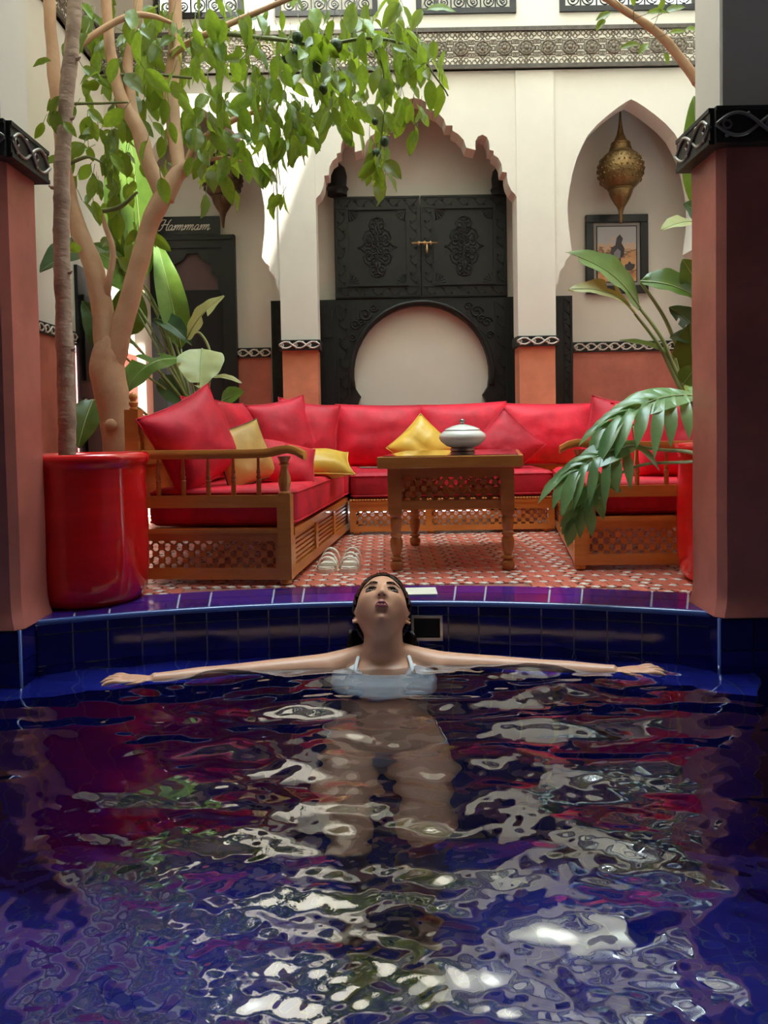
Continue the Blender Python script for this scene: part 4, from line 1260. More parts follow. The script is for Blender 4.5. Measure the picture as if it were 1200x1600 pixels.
# citrus tree with the forked trunk
YT = 3.52
tree = thing('citrus_tree', 'forked citrus tree with broad leaves and green fruit behind the red pot', 'tree', (P(190, 705, YT).x, YT, 0))
base = P(192, 705, YT)
bt_ = MB()
trunk, _ = branch('trunk', [(196, 905, YT), (193, 780, YT), (190, 700, YT), (180, 640, YT), (167, 580, YT), (168, 555, YT), (172, 530, YT), (176, 508, YT)], [.095, .09, .082, .078, .076, .072, .050, .008], 'bark', tree, 14, 6, .004)
br_specs = [
    ([(170, 585, YT), (162, 500, YT), (148, 425, YT), (118, 345, YT), (104, 285, YT), (92, 180, YT - .05), (80, 60, YT - .08), (76, -30, YT - .1)], [.055, .048, .044, .038, .034, .030, .026, .024]),
    ([(168, 585, YT), (193, 500, YT), (212, 430, YT), (233, 355, YT), (258, 300, YT)], [.058, .048, .042, .040, .042]),
    ([(258, 310, YT), (245, 285, YT), (228, 240, YT), (212, 195, YT), (188, 150, YT), (176, 100, YT), (167, 30, YT), (166, -30, YT)], [.04, .038, .036, .034, .030, .026, .024, .022]),
    ([(212, 195, YT), (204, 150, YT + .03), (200, 90, YT + .05), (212, 40, YT + .05), (218, -30, YT + .05)], [.028, .024, .022, .020, .018]),
    ([(258, 312, YT), (275, 275, YT + .02), (297, 258, YT + .03)], [.040, .036, .03]),
    ([(282, 268, YT + .02), (272, 210, YT + .12), (268, 140, YT + .16), (274, 60, YT + .2), (272, -30, YT + .2)], [.03, .036, .036, .033, .03]),
    ([(294, 262, YT + .03), (302, 232, YT), (330, 208, YT - .02), (368, 186, YT - .04), (410, 170, YT - .06)], [.022, .018, .016, .013, .009]),
    ([(296, 260, YT + .03), (318, 252, YT), (350, 246, YT - .02), (378, 252, YT - .03)], [.016, .011, .008, .004]),
    ([(165, 470, YT), (170, 440, YT - .03), (176, 390, YT - .03), (166, 355, YT - .03), (158, 330, YT - .04)], [.016, .015, .014, .012, .010]),
    ([(158, 330, YT - .04), (190, 322, YT - .08), (215, 300, YT - .1)], [.012, .010, .006]),
    ([(118, 78, YT - .1), (160, 45, YT - .08), (205, 25, YT - .06), (240, 25, YT - .06), (268, 36, YT - .05)], [.014, .014, .014, .011, .008]),
    ([(268, 85, YT + .15), (290, 70, YT + .05), (330, 50, YT - .1), (400, 20, YT - .15), (470, -10, YT - .2)], [.018, .016, .014, .012, .010]),
    ([(330, 50, YT - .1), (420, 60, YT - .2), (500, 70, YT - .25), (580, 60, YT - .3), (650, 80, YT - .3), (700, 150, YT - .3)], [.011, .009, .008, .007, .005, .003]),
    ([(580, 60, YT - .3), (598, 110, YT - .3), (600, 180, YT - .3), (592, 250, YT - .3)], [.005, .004, .003, .0025]),
    ([(100, 260, YT), (135, 245, YT - .05), (160, 255, YT - .1)], [.01, .007, .004]),
    ([(110, 163, YT - .05), (140, 162, YT - .05), (200, 160, YT - .05)], [.006, .006, .004]),
    ([(150, 120, YT), (230, 116, YT), (300, 122, YT)], [.008, .008, .005]),
    ([(410, 170, YT - .06), (430, 230, YT - .08), (438, 290, YT - .1)], [.005, .003, .002]),
]
limbs = []
for pix, rad in br_specs:
    b_, f_ = branch('branch', pix, rad, 'bark' if rad[0] > .012 else 'twig', tree, 10 if rad[0] > .02 else 6)
    limbs += f_
kn = MB().ball(P(173, 664, YT - .08), (.028, .02, .028), 12)
kn.build('knot', 'bark', tree, True)
clusters = [(160, 150, 55, 70, 24), (145, 285, 45, 60, 16), (228, 110, 55, 80, 34), (300, 55, 70, 55, 34), (285, 190, 55, 60, 30), (390, 120, 60, 65, 40), (345, 240, 45, 40, 9), (455, 55, 70, 60, 44), (520, 105, 60, 60, 44), (470, 175, 50, 40, 26), (560, 165, 60, 40, 22), (605, 55, 60, 55, 44), (652, 95, 36, 55, 22), (592, 255, 14, 24, 14), (640, 170, 50, 32, 12), (390, 215, 40, 45, 18), (438, 300, 10, 10, 3), (200, 235, 55, 60, 26), (210, 370, 40, 25, 7), (345, 285, 18, 26, 4), (460, 215, 26, 22, 10), (250, 30, 90, 35, 26), (120, 40, 40, 40, 8), (85, 155, 12, 30, 4)]
rnd = random.Random(11)
LV = []
for cx_, cy_, sx_, sy_, n_ in clusters:
    for i in range(int(n_ * 1.4)):
        px = cx_ + rnd.gauss(0, .62) * sx_
        py = cy_ + rnd.gauss(0, .62) * sy_
        if px > 705 or px < 58:
            continue
        Y = rnd.uniform(YT + .02, YT + .5) if px < 300 and rnd.random() < .7 else rnd.uniform(YT - .42, YT + .3)
        p = P(px, py, Y)
        d = Vector((rnd.gauss(0, .5), rnd.gauss(0, .45), -1.0 + rnd.gauss(0, .45)))
        up = Vector((rnd.gauss(0, .75), -.8 + rnd.gauss(0, .5), rnd.uniform(-.2, 1.0)))
        s_ = rnd.uniform(.075, .135)
        LV.append((Y - s_ * 4, p, d, up, s_, rnd.randrange(7)))
LV.sort(key=lambda q: q[0])
petio = MB()
for _, p, d, up, s_, k_ in LV:
    d = d.normalized()
    petio.tube([p, p - d * s_ * .28 + Vector((0, .01, .02))], [.0018, .0014], 3)
tag(petio.build('petioles', 'twig', tree), kind='stuff')
for _, p, d, up, s_, k_ in LV[:300]:
    link('leaf', SM[k_][0], tree, leaf_T(p, d, up, s_))
far = MB()
for _, p, d, up, s_, k_ in LV[300:]:
    far.add(SM[k_][1], SM[k_][2], leaf_T(p, d, up, s_))
tag(far.build('foliage', 'leaf', tree, True, fix=False), kind='stuff')
for px, py, Y, r_ in ((465, 58, 3.25, .024), (463, 84, 3.25, .024), (448, 90, 3.28, .022), (525, 72, 3.22, .028), (496, 103, 3.2, .026), (505, 140, 3.25, .02), (601, 221, 3.2, .02), (588, 241, 3.2, .022), (586, 190, 3.2, .014), (660, 80, 3.3, .014)):
    c = P(px, py, Y)
    fr = MB().ball(c, (r_, r_, r_ * 1.08), 14).build('fruit', 'fruit', tree, True)
    MB().tube([c + Vector((0, 0, r_)), c + Vector((.004, .01, r_ + .03))], .0018, 4).build('stalk', 'twig', fr)

# slim grey trunk standing in the large red pot
slim = thing('slim_tree', 'slim grey ringed trunk growing out of the large red pot', 'tree', (-1.13, 2.78, .45))
sp_ = [P(106, 722, 2.80), P(103, 600, 2.80), P(99, 480, 2.80), P(96, 360, 2.80), P(97, 260, 2.80), P(103, 160, 2.81), (P(112, 70, 2.82)), P(122, -40, 2.83)]
fine, rr_ = [], []
for i in range(len(sp_) - 1):
    for q in range(14):
        t = q / 14
        p = sp_[i].lerp(sp_[i + 1], t)
        fine.append(p + Vector((mnoise.noise(p * 11) * .003, 0, 0)))
        rr_.append((.031 - .006 * (i + t) / 7) * (1 + .07 * (q % 7 == 0) + .10 * mnoise.noise(p * 17)))
fine[0].z -= .06
MB().tube(fine, rr_, 14).build('trunk', 'bark_grey', slim, True)
for i in (20, 34, 51, 66, 80):
    s_ = -1 if i % 2 else 1
    MB().tube([fine[i], fine[i] + Vector((s_ * .034, -.01, .004)), fine[i] + Vector((s_ * .042, -.012, .01))], [.010, .006, .002], 6).build('stub', 'bark_grey', slim, True)
for px, py, dx, dz, s_, k_ in ((92, 150, -.4, -.9, .085, 1), (86, 172, .1, -1, .09, 2), (100, 190, .5, -.6, .07, 3), (138, 170, .6, -.6, .08, 4), (80, 95, -1, -.2, .07, 5), (145, 190, .2, -1, .07, 0)):
    link('leaf', SM[k_][0], slim, leaf_T(P(px, py, 2.78), (dx, -.1, dz), (0, -1, .4), s_))

# paddle leaves (banana like) and split leaves
def paddle(name, base, tip, width, normal, m_, parent, bend=.15, fold=.18, tear=(), N=16, asym=0.0):
    """leaf blade from base to tip, blade faces 'normal', midrib arching by bend; tear: slits in the margin"""
    b0, t0 = Vector(base), Vector(tip)
    d = t0 - b0
    L = d.length
    n_ = Vector(normal)
    d_ = d.normalized()
    n_ = (n_ - d_ * n_.dot(d_)).normalized()
    x = d_.cross(n_).normalized()
    cols = [-1, -.72, -.4, -.12, 0, .12, .4, .72, 1]
    vs, fs = [], []
    seed = Vector((L * 37, width * 91, b0.x * 13))
    for i in range(N + 1):
        t = i / N
        wd = width / 2 * (math.sin(PI * t ** .72) ** .75 if 0 < t < 1 else 0) + .002
        mid = b0 + d * t + n_ * (bend * L * math.sin(PI * t))
        for u in cols:
            wv = .02 * width * math.sin(t * 21 + u * 2 + seed.x) * abs(u)
            off = n_ * (fold * wd * abs(u) ** 1.2 + wv + mnoise.noise(seed + Vector((t * 3, u * 2, 0))) * width * .05 * abs(u))
            vs.append(mid + x * (u * wd * (1 + asym * u)) + off)
    nc = len(cols)
    for i in range(N):
        for j in range(nc - 1):
            if any(abs((i + .5) / N - t) < .5 / N + w__ and ((s_ < 0 and j < dep) or (s_ > 0 and j >= nc - 1 - dep)) for t, w__, s_, dep in tear):
                continue
            fs.append((i * nc + j, i * nc + j + 1, (i + 1) * nc + j + 1, (i + 1) * nc + j))
    me = bpy.data.meshes.new(name)
    me.from_pydata([tuple(v_) for v_ in vs], [], fs)
    me.shade_smooth()
    me.materials.append(M[m_])
    o = link(name, me, parent)
    mid = [Vector(vs[i * nc + 4]) for i in range(N + 1)]
    MB().tube([m__ + n_ * .001 for m__ in mid], [max(.0012, .005 * (1 - i / N) * min(1, width / .15)) for i in range(N + 1)], 5).build('midrib', 'stem', o, True)
    return o
def stalk(pts, r0, r1, parent, m_='stem', name='stalk'):
    p = [Vector(q) for q in pts]
    fine = []
    for i in range(len(p) - 1):
        a, b, c, d = p[max(0, i - 1)], p[i], p[i + 1], p[min(len(p) - 1, i + 2)]
        for q in range(6):
            t = q / 6
            fine.append(.5 * ((2 * b) + (c - a) * t + (2 * a - 5 * b + 4 * c - d) * t * t + (-a + 3 * b - 3 * c + d) * t ** 3))
    fine.append(p[-1])
    n_ = len(fine)
    return MB().tube(fine, [r0 + (r1 - r0) * i / (n_ - 1) for i in range(n_)], 7).build(name, m_, parent, True)

YL = 4.55
gp = thing('paddle_plant', 'tall paddle leaved plant growing behind the left sofa', 'plant', (P(320, 700, YL).x, YL, 0))
pr = P(318, 700, YL)
tub = thing('floor_pot', 'dark clay pot of the paddle plant behind the left sofa', 'planter', (pr.x, YL, 0))
def Q(px, py, dY=0.0): return P(px, py, YL + dY)
ground = Vector((pr.x, YL, .28))
leaves = [
    (Q(283, 545), Q(243, 372), .17, (.5, -1, .1), 'leaf_big', [(300, 640)], .05, .25, ()),
    (Q(292, 530, -.1), Q(350, 462, -.2), .17, (-.3, -.8, .7), 'leaf_pale', [(322, 640), (330, 560), (312, 520)], .08, .1, ((.55, .02, 1, 3),)),
    (Q(243, 497), Q(300, 540, -.1), .12, (.2, -1, .8), 'leaf_dark', [(300, 640), (260, 540)], .12, .5, ()),
    (Q(286, 560, -.2), Q(190, 622, -.45), .30, (-.1, -.55, 1), 'leaf_big', [(310, 650), (300, 600)], .18, .05, ((.45, .01, 1, 3), (.25, .01, 1, 2))),
    (Q(316, 545, -.25), Q(312, 607, -.45), .25, (.1, -.9, .6), 'leaf_pale', [(306, 660), (310, 600)], .05, .12, ((.9, .02, 1, 4),)),
    (Q(328, 590, -.1), Q(378, 599, -.2), .06, (0, -.5, 1), 'leaf_pale', [(322, 650)], .1, .1, ()),
    (Q(345, 628, -.2), Q(381, 612, -.3), .12, (0, -1, .5), 'leaf_lime', [(338, 665)], .05, .15, ()),
    (Q(210, 470, .1), Q(165, 440, -.2), .18, (0, -1, .3), 'leaf_big', [(300, 640), (240, 520)], .1, .2, ()),
    (Q(175, 540, -.1), Q(128, 470, -.3), .20, (.3, -1, .2), 'leaf_dark', [(300, 650), (220, 580)], .1, .2, ()),
    (Q(200, 525, .1), Q(205, 440, .1), .22, (.2, -1, 0), 'leaf_big', [(300, 650), (230, 560)], .05, .3, ()),
    (Q(215, 545, 0), Q(150, 520, -.3), .16, (0, -1, .6), 'leaf_dark', [(300, 650), (250, 580)], .1, .2, ()),
    (Q(180, 400, -.4), Q(62, 425, -.95), .24, (.1, -.8, .6), 'leaf_dark', [(300, 640), (240, 470)], .12, .15, ()),
    (Q(195, 430, .1), Q(130, 385, -.3), .2, (.2, -1, .2), 'leaf_big', [(300, 640), (240, 480)], .1, .2, ()),
    (Q(145, 625, -.4), Q(122, 700, -.55), .16, (.2, -1, .3), 'leaf_big', [(220, 640)], .08, .2, ()),
    (Q(285, 640, -.2), Q(335, 632, -.35), .11, (0, -.7, 1), 'leaf_pale', [(300, 660)], .1, .2, ()),
    (Q(250, 590, .05), Q(300, 640, 0), .14, (0, -1, .3), 'leaf_dark', [(310, 660)], .1, .2, ()),
    (Q(222, 440, .0), Q(195, 160, -.1), .20, (.6, -1, .05), 'leaf_big', [(300, 640), (275, 540)], .06, .2, ()),
    (Q(205, 470, .1), Q(168, 240, -.1), .17, (.4, -1, .05), 'leaf_big', [(300, 640), (255, 560)], .06, .2, ()),
    (Q(300, 500, .2), Q(330, 330, .2), .20, (-.3, -1, .05), 'leaf_big', [(305, 640)], .06, .2, ()),
]
leaves = leaves[:-1]
for b_, t_, wd, nn, m_, via, bend, fold, tear in leaves:
    lf = paddle('leaf', b_, t_, wd, nn, m_, gp, bend, fold, tear)
    pts = [ground + Vector((random.uniform(-.05, .05), random.uniform(-.05, .05), 0))] + [Q(*v_) for v_ in via] + [b_]
    stalk(pts, .011, .005, gp)
MB().lathe([(.12, 0), (.13, .02), (.16, .27), (.17, .30), (.155, .30), (.15, .27)], 28, Matrix.Translation((pr.x, YL, 0))).build('pot_body', 'grout_dark', tub, 50)
MB().lathe([(.148, .255), (.148, .27), (.01, .275)], 28, Matrix.Translation((pr.x, YL, 0))).build('soil', 'soil', tub)

# plants in the right hand pot
YR = 2.95
rp_ = thing('paddle_plant', 'paddle leaved plant in the right pot, broad leaf before the picture', 'plant', (1.30, 2.86, .45))
def RQ(px, py, dY=0.0): return P(px, py, YR + dY)
g0 = Vector((1.28, 2.87, .44))
rl = [
    (RQ(1000, 482, .05), RQ(884, 394, -.05), .20, (.35, -.8, .75), 'leaf_big', [(1062, 590, 0), (1035, 530, .02)], .10, .16, ((.93, .03, -1, 4),)),
    (RQ(992, 490, .0), RQ(888, 452, -.12), .135, (.05, -.75, .8), 'leaf_pale', [(1060, 600, 0), (1030, 540, .02)], .13, .2, ((.45, .02, 1, 2),)),
    (RQ(1000, 440, .1), RQ(1096, 470, .05), .14, (0, -.8, .75), 'leaf_big', [(1075, 590, .05), (1040, 500, .1)], .10, .3, ()),
    (RQ(1100, 352, .1), RQ(1033, 360, -.05), .11, (0, -.6, .9), 'leaf_pale', [(1100, 590, .1), (1105, 450, .12)], .08, .15, ()),
    (RQ(1096, 330, .1), RQ(1084, 150, .1), .12, (-.4, -1, 0), 'leaf_lime', [(1100, 590, .1), (1105, 450, .12)], .03, .2, ()),
    (RQ(1088, 602, .05), RQ(1078, 505, .05), .15, (-.6, -1, .1), 'leaf_big', [(1098, 640, 0)], .05, .25, ()),
    (RQ(1068, 600, -.08), RQ(1090, 570, -.1), .08, (-.2, -1, .3), 'leaf_big', [(1085, 640, 0)], .05, .25, ()),
    (RQ(1055, 560, .05), RQ(968, 532, .0), .055, (0, -.6, .9), 'leaf_lime', [(1072, 620, 0)], .06, .3, ()),
    (RQ(1100, 345, .1), RQ(1068, 318, .05), .10, (0, -1, .2), 'leaf_dark', [(1100, 590, .1), (1108, 450, .12)], .08, .2, ()),
    (RQ(1095, 455, .1), RQ(1066, 405, .05), .12, (-.4, -1, .2), 'leaf_big', [(1098, 600, .05)], .08, .25, ()),
    (RQ(1092, 520, .1), RQ(1045, 480, .08), .10, (0, -1, .3), 'leaf_dark', [(1098, 600, .05)], .08, .25, ((.4, .02, -1, 2), (.65, .02, -1, 2))),
    (RQ(1092, 532, .1), RQ(1046, 528, .05), .07, (0, -1, .5), 'leaf_dark', [(1098, 600, .05)], .08, .25, ()),
]
for b_, t_, wd, nn, m_, via, bend, fold, tear in rl:
    paddle('leaf', b_, t_, wd, nn, m_, rp_, bend, fold, tear)
    stalk([g0 + Vector((random.uniform(-.04, .04), random.uniform(-.04, .04), 0))] + [RQ(*v_) for v_ in via] + [b_], .011, .0055, rp_)

def split_leaf(parent, base, tip, width, normal, lobes, droop):
    """deeply lobed blade: a narrow web along the midrib with drooping strap lobes"""
    b0, t0 = Vector(base), Vector(tip)
    d = t0 - b0
    L = d.length
    d_ = d.normalized()
    n_ = Vector(normal)
    n_ = (n_ - d_ * n_.dot(d_)).normalized()
    x = d_.cross(n_).normalized()
    mb = MB()
    mid = [b0 + d * (i / 20) + n_ * (.12 * L * math.sin(PI * i / 20)) for i in range(21)]
    for s_ in (-1, 1):
        for k_ in range(lobes):
            t = .02 + .93 * k_ / (lobes - 1)
            m0 = mid[min(20, round(t * 20))]
            ln = width * (.55 + .45 * math.sin(PI * (t * .8 + .15))) * random.uniform(.75, 1.12)
            ang = R(68) * (1 - t) + R(14) * t
            if k_ == 0: ang = R(118)
            dr_ = (x * s_ * math.sin(ang) + d_ * math.cos(ang)).normalized()
            side = dr_.cross(n_).normalized()
            wl_ = L / lobes * random.uniform(.62, .95)
            vs = []
            n2 = 7
            for i in range(n2 + 1):
                u = i / n2
                c = m0 + dr_ * (ln * u) + n_ * (.10 * ln * math.sin(PI * u * .6) ) + Vector((0, 0, -1)) * (droop * ln * u * u)
                ww = wl_ * (1.0 - .25 * math.cos(PI * u)) * (1 if u < .6 else max(.02, 1 - ((u - .6) / .4) ** 1.6)) * .62
                for q in (-1, 0, 1):
                    vs.append(c + side * (q * ww) + n_ * (.28 * ww * abs(q) + .06 * ww * math.sin(9 * u + q)))
            fs = []
            for i in range(n2):
                for q in range(2):
                    fs.append((i * 3 + q, i * 3 + q + 1, i * 3 + q + 4, i * 3 + q + 3))
            mb.add(vs, fs)
    web = []
    for i, m0 in enumerate(mid):
        ww = width * .34 * math.sin(PI * (.12 + .86 * i / 20))
        web += [m0 - x * ww + n_ * .003, m0, m0 + x * ww + n_ * .003]
    mb.add(web, [(i * 3 + q, i * 3 + q + 1, i * 3 + q + 4, i * 3 + q + 3) for i in range(20) for q in range(2)])
    o = mb.build('split_leaf', 'leaf_split', parent, True, fix=False)
    MB().tube([m0 + n_ * .002 for m0 in mid], [.0045 * (1 - i / 24) for i in range(21)], 5).build('midrib', 'stem', o, True)
    return o
ph = thing('split_leaf_plant', 'split leaved plant spilling from the right red pot', 'plant', (1.24, 2.80, .45))
pj = Vector((1.22, 2.80, .45))
split_leaf(ph, P(1085, 618, 2.70), P(950, 668, 2.62), .20, (-.15, -.62, .85), 8, .55)
stalk([pj, P(1120, 660, 2.74), P(1085, 618, 2.70)], .008, .005, ph)
split_leaf(ph, P(990, 697, 2.60), P(884, 748, 2.52), .15, (-.1, -.7, .8), 8, .7)
stalk([pj, P(1075, 706, 2.66), P(1035, 703, 2.62), P(990, 697, 2.60)], .008, .005, ph)
split_leaf(ph, P(940, 755, 2.55), P(895, 815, 2.50), .10, (-.2, -.8, .6), 5, .45)
stalk([pj, P(1070, 722, 2.63), P(1000, 727, 2.58), P(940, 755, 2.55)], .007, .004, ph)

# branch with thorny twigs of a tree behind the right pillar
rt = thing('citrus_tree', 'slender citrus branch slanting in behind the right pillar', 'tree', (1.62, 3.2, 0))
branch('trunk', [(1208, 905, 3.2), (1205, 640, 3.2), (1190, 420, 3.2), (1150, 220, 3.2), (1085, 122, 3.2)], [.035, .033, .03, .026, .02], 'bark', rt)
branch('branch', [(1090, 130, 3.2), (1055, 80, 3.2), (1015, 42, 3.2), (975, 15, 3.2), (935, -8, 3.2)], [.021, .019, .017, .015, .013], 'bark', rt)
for px, py, dx, dz, s_, k_ in ((1000, 70, -1, -.1, .085, 1), (1012, 68, -.5, -.5, .06, 2), (1045, 52, 1, .1, .07, 3), (1070, 45, .8, -.2, .07, 4), (1038, 82, .3, -1, .05, 5), (955, 20, -1, -.4, .07, 6), (945, 30, -.6, -.7, .06, 0), (1010, 22, 1, .1, .09, 1), (1040, 18, 1, .3, .08, 2), (990, 10, -.2, 1, .06, 3), (1030, 20, .3, 1, .06, 4), (960, -2, -.6, .3, .06, 5)):
    p = P(px, py, 3.15)
    MB().tube([p, p - Vector((dx, 0, dz)).normalized() * .05 + Vector((0, .03, 0))], .0015, 4).build('petiole', 'twig', rt)
    link('leaf', SM[k_][0], rt, leaf_T(p, (dx, -.2, dz), (0, -1, .6), s_))
# ------------------------------------------------------------------ the bather
M['skin'] = mat('skin', (0.74, 0.385, 0.245), 0.38, var=0.05, vscale=12, spec=0.45)
M['skin'].node_tree.nodes['Principled BSDF'].inputs['Subsurface Weight'].default_value = 0.12
M['skin'].node_tree.nodes['Principled BSDF'].inputs['Subsurface Radius'].default_value = (0.012, 0.004, 0.002)
M['lips'] = mat('lips', (0.55, 0.15, 0.16), 0.35)
M['hair'] = mat('wet_black_hair', (0.008, 0.006, 0.006), 0.22, bump=0.5, bscale=90, stretch=(6, .5, .5), spec=0.6)
M['brow'] = mat('brow_hair', (0.035, 0.018, 0.012), 0.6)
M['eye'] = mat('dark_eye', (0.010, 0.006, 0.005), 0.15)
M['eye_white'] = mat('eye_white', (0.13, 0.09, 0.08), 0.3)
M['nostril'] = mat('nostril', (0.06, 0.02, 0.015), 0.6)
M['swim'] = mat('white_swim_fabric', (0.80, 0.79, 0.80), 0.55, bump=0.05, bscale=60)

XC = -.012
HC_ = Vector((XC - .004, 2.415, .004))
EL = R(56)
hf, hu, hx = Vector((0, -math.cos(EL), math.sin(EL))), Vector((0, math.sin(EL), math.cos(EL))), Vector((1, 0, 0))
HR = Matrix.Rotation(R(-2), 3, Vector((0, -1, .2)))
hf, hu, hx = HR @ hf, HR @ hu, HR @ hx
HS = 1.08
def hw(x, f, u): return HC_ + (hx * x + hf * f + hu * u) * HS
def g2(x, u, cx, cu, sx, su): return math.exp(-((x - cx) / sx) ** 2 - ((u - cu) / su) ** 2)
def head_pt(a, b, c, grow=0.0):
    x, f, u = .0745 * a, .095 * b, .115 * c
    if u < 0:
        k = min(1, -u / .115)
        u *= 1 - .09 * k
        x *= 1 - .36 * k ** 1.6
        f *= (1 + .10 * k) if b > 0 else (1 - .12 * k)
    if b > 0:
        wgt = min(1, b * 2.2)
        ax = abs(x)
        d = 0
        # nose: bridge, then the tip and wings
        t = (.020 - u) / .045
        if -.2 < t < 1.25:
            d += .019 * max(0, min(1, t + .2)) ** 1.2 * math.exp(-(x / (.0095 + .003 * max(0, t))) ** 2) * (1 if t < 1 else max(0, 1 - (t - 1) / .25))
        d += .006 * g2(ax, u, .011, -.026, .006, .007)
        d -= .009 * g2(ax, u, .031, .012, .017, .011)
        d += .004 * g2(ax, u, .030, .032, .022, .008)
        d += .005 * g2(ax, u, .046, -.012, .018, .018)
        d -= .003 * g2(ax, u, .042, -.052, .014, .02)
        d += .011 * g2(x, u, 0, -.055, .017, .012)
        d -= .004 * g2(x, u, 0, -.073, .014, .006)
        d += .017 * g2(x, u, 0, -.090, .022, .014)
        f += d * wgt
    return x * (1 + grow / .075), f * (1 + grow / .095), u * (1 + grow / .115)
NA, NB = 84, 64
head_v, head_l = [], []
for j in range(NB + 1):
    c = -math.cos(PI * j / NB)
    r_ = math.sqrt(max(0, 1 - c * c)) + 1e-5
    for i in range(NA):
        q = 2 * PI * i / NA
        p = head_pt(r_ * math.cos(q), r_ * math.sin(q), c)
        head_l.append(p)
        head_v.append(hw(*p))
head_f = [(j * NA + i, j * NA + (i + 1) % NA, (j + 1) * NA + (i + 1) % NA, (j + 1) * NA + i) for j in range(NB) for i in range(NA)]
def front(x, u):
    best = min((p for p in head_l if p[1] > 0), key=lambda p: (p[0] - x) ** 2 + (p[2] - u) ** 2)
    return best[1]

def loft(sections, n=28, power=2.3):
    """sections of (centre, half width along x, half depth, forward dir)"""
    vs, fs = [], []
    for c, a, b, fd in sections:
        fd = Vector(fd).normalized()
        for k in range(n):
            q = 2 * PI * k / n
            cs, sn = math.cos(q), math.sin(q)
            e = 2 / power
            vs.append(Vector(c) + Vector((1, 0, 0)) * (a * abs(cs) ** e * (1 if cs > 0 else -1)) + fd * (b * abs(sn) ** e * (1 if sn > 0 else -1)))
    m = len(sections)
    for i in range(m - 1):
        for k in range(n):
            fs.append((i * n + k, i * n + (k + 1) % n, (i + 1) * n + (k + 1) % n, (i + 1) * n + k))
    fs.append(tuple(range(n)))
    fs.append(tuple(range((m - 1) * n, m * n)))
    return vs, fs
def S(y, z, a, b, fy=-.72, fz=.69): return ((XC, y, z), a, b, (0, fy, fz))
TORSO = [S(2.10, -.635, .06, .05, -1, .4), S(2.11, -.60, .13, .085, -1, .4), S(2.135, -.535, .170, .10, -1, .4), S(2.16, -.475, .152, .092, -1, .4), S(2.195, -.41, .126, .083, -1, .4), S(2.225, -.355, .130, .088, -1, .4), S(2.26, -.295, .146, .096, -1, .4), S(2.30, -.24, .156, .092, -1, .4), S(2.345, -.19, .148, .074, -.95, .4), S(2.375, -.155, .105, .062, -.95, .3), S(2.380, -.130, .070, .056, -1, .1), S(2.372, -.095, .062, .055, -1, -.1), S(2.378, -.055, .060, .052, -1, -.2), S(2.385, -.02, .060, .050, -1, -.3), S(2.39, .01, .05, .042, -1, -.3)]
body = MB()
body.add(*loft(TORSO))
body.add(head_v, head_f)
for s in (-1, 1):
    ex = [((.077 + .007 * math.sin(PI * t)) * s, -.012 + .010 * math.cos(2 * PI * t) * (1 - .3 * t), -.010 + .028 * math.cos(PI * (.1 + .9 * t))) for t in [i / 10 for i in range(11)]]
    body.tube([hw(*p) for p in ex], [.004, .006, .007, .0075, .0075, .007, .0065, .0065, .007, .007, .004], 8)
    body.ball(tuple(hw(.075 * s, -.012, -.008)), (.006, .014, .016), 10)
    body.ball(tuple(hw(.078 * s, -.006, -.034)), .0085, 10)
    # trapezius, shoulder, arm
    X_ = lambda x: XC + s * x
    tilt = .004 * s
    arm = [(X_(.045), 2.392, -.125), (X_(.11), 2.395, -.150), (X_(.178), 2.385, -.166), (X_(.25), 2.372, -.163), (X_(.34), 2.355, -.162), (X_(.44), 2.338, -.163), (X_(.50), 2.328, -.163), (X_(.56), 2.308, -.162), (X_(.63), 2.280, -.157), (X_(.690), 2.256, -.150)]
    body.tube(arm, [.040, .046, .050, .043, .039, .035, .0325, .0335, .028, .0215], 14)
    body.ball((X_(.17), 2.38, -.17), (.055, .05, .05), 14)
    # hand: palm, four fingers, thumb
    w0 = Vector((X_(.690), 2.256, -.147))
    d = Vector((s * .97, -.10, .02)).normalized()
    side = Vector((s * .10, .97, 0)).normalized()
    palm = [w0 + d * t for t in (-.015, .01, .035, .06, .078)]
    body.tube([p for p in palm], [.020, .025, .033, .037, .033], 14, None, .36)
    for k, (off, ln, spread) in enumerate(((-.028, .066, -.16), (-.0095, .076, -.04), (.0095, .071, .07), (.027, .056, .20))):
        b0 = w0 + d * .070 + side * off
        dd = (d + side * spread).normalized()
        pts = [b0, b0 + dd * ln * .45 + Vector((0, 0, .006)), b0 + dd * ln * .75 + Vector((0, 0, .004)), b0 + dd * ln + Vector((0, 0, -.006))]
        body.tube(pts, [.0095, .0088, .0080, .0060], 9)
    t0 = w0 + d * .018 - side * .022
    tdir = (d * .62 - side * .78).normalized()
    body.tube([t0, t0 + tdir * .030 + Vector((0, 0, -.003)), t0 + tdir * .030 + (d * .9 - side * .35).normalized() * .030], [.0125, .0100, .0070], 9)
    # legs
    body.tube([(X_(.088), 2.13, -.55), (X_(.100), 2.06, -.60), (X_(.104), 1.95, -.69), (X_(.092), 1.84, -.79), (X_(.086), 1.85, -.88), (X_(.082), 1.91, -1.0), (X_(.080), 2.00, -1.17), (X_(.080), 2.02, -1.23)], [.094, .092, .078, .060, .056, .054, .037, .036], 16)
    body.tube([(X_(.082), 2.045, -1.255), (X_(.085), 1.98, -1.255), (X_(.09), 1.89, -1.272), (X_(.094), 1.82, -1.282)], [.034, .036, .034, .018], 12, None, .75)
    body.ball((X_(.072), 2.225, -.275), (.054, .046, .050), 16)
tmp = link('tmp_body', body.mesh('tmp_body', None, False, True))
rmod = tmp.modifiers.new('remesh', 'REMESH')
rmod.mode = 'VOXEL'
rmod.voxel_size = 0.0036
dg = bpy.context.evaluated_depsgraph_get()
ev = tmp.evaluated_get(dg)
me = bpy.data.meshes.new_from_object(ev)
bpy.data.objects.remove(tmp)
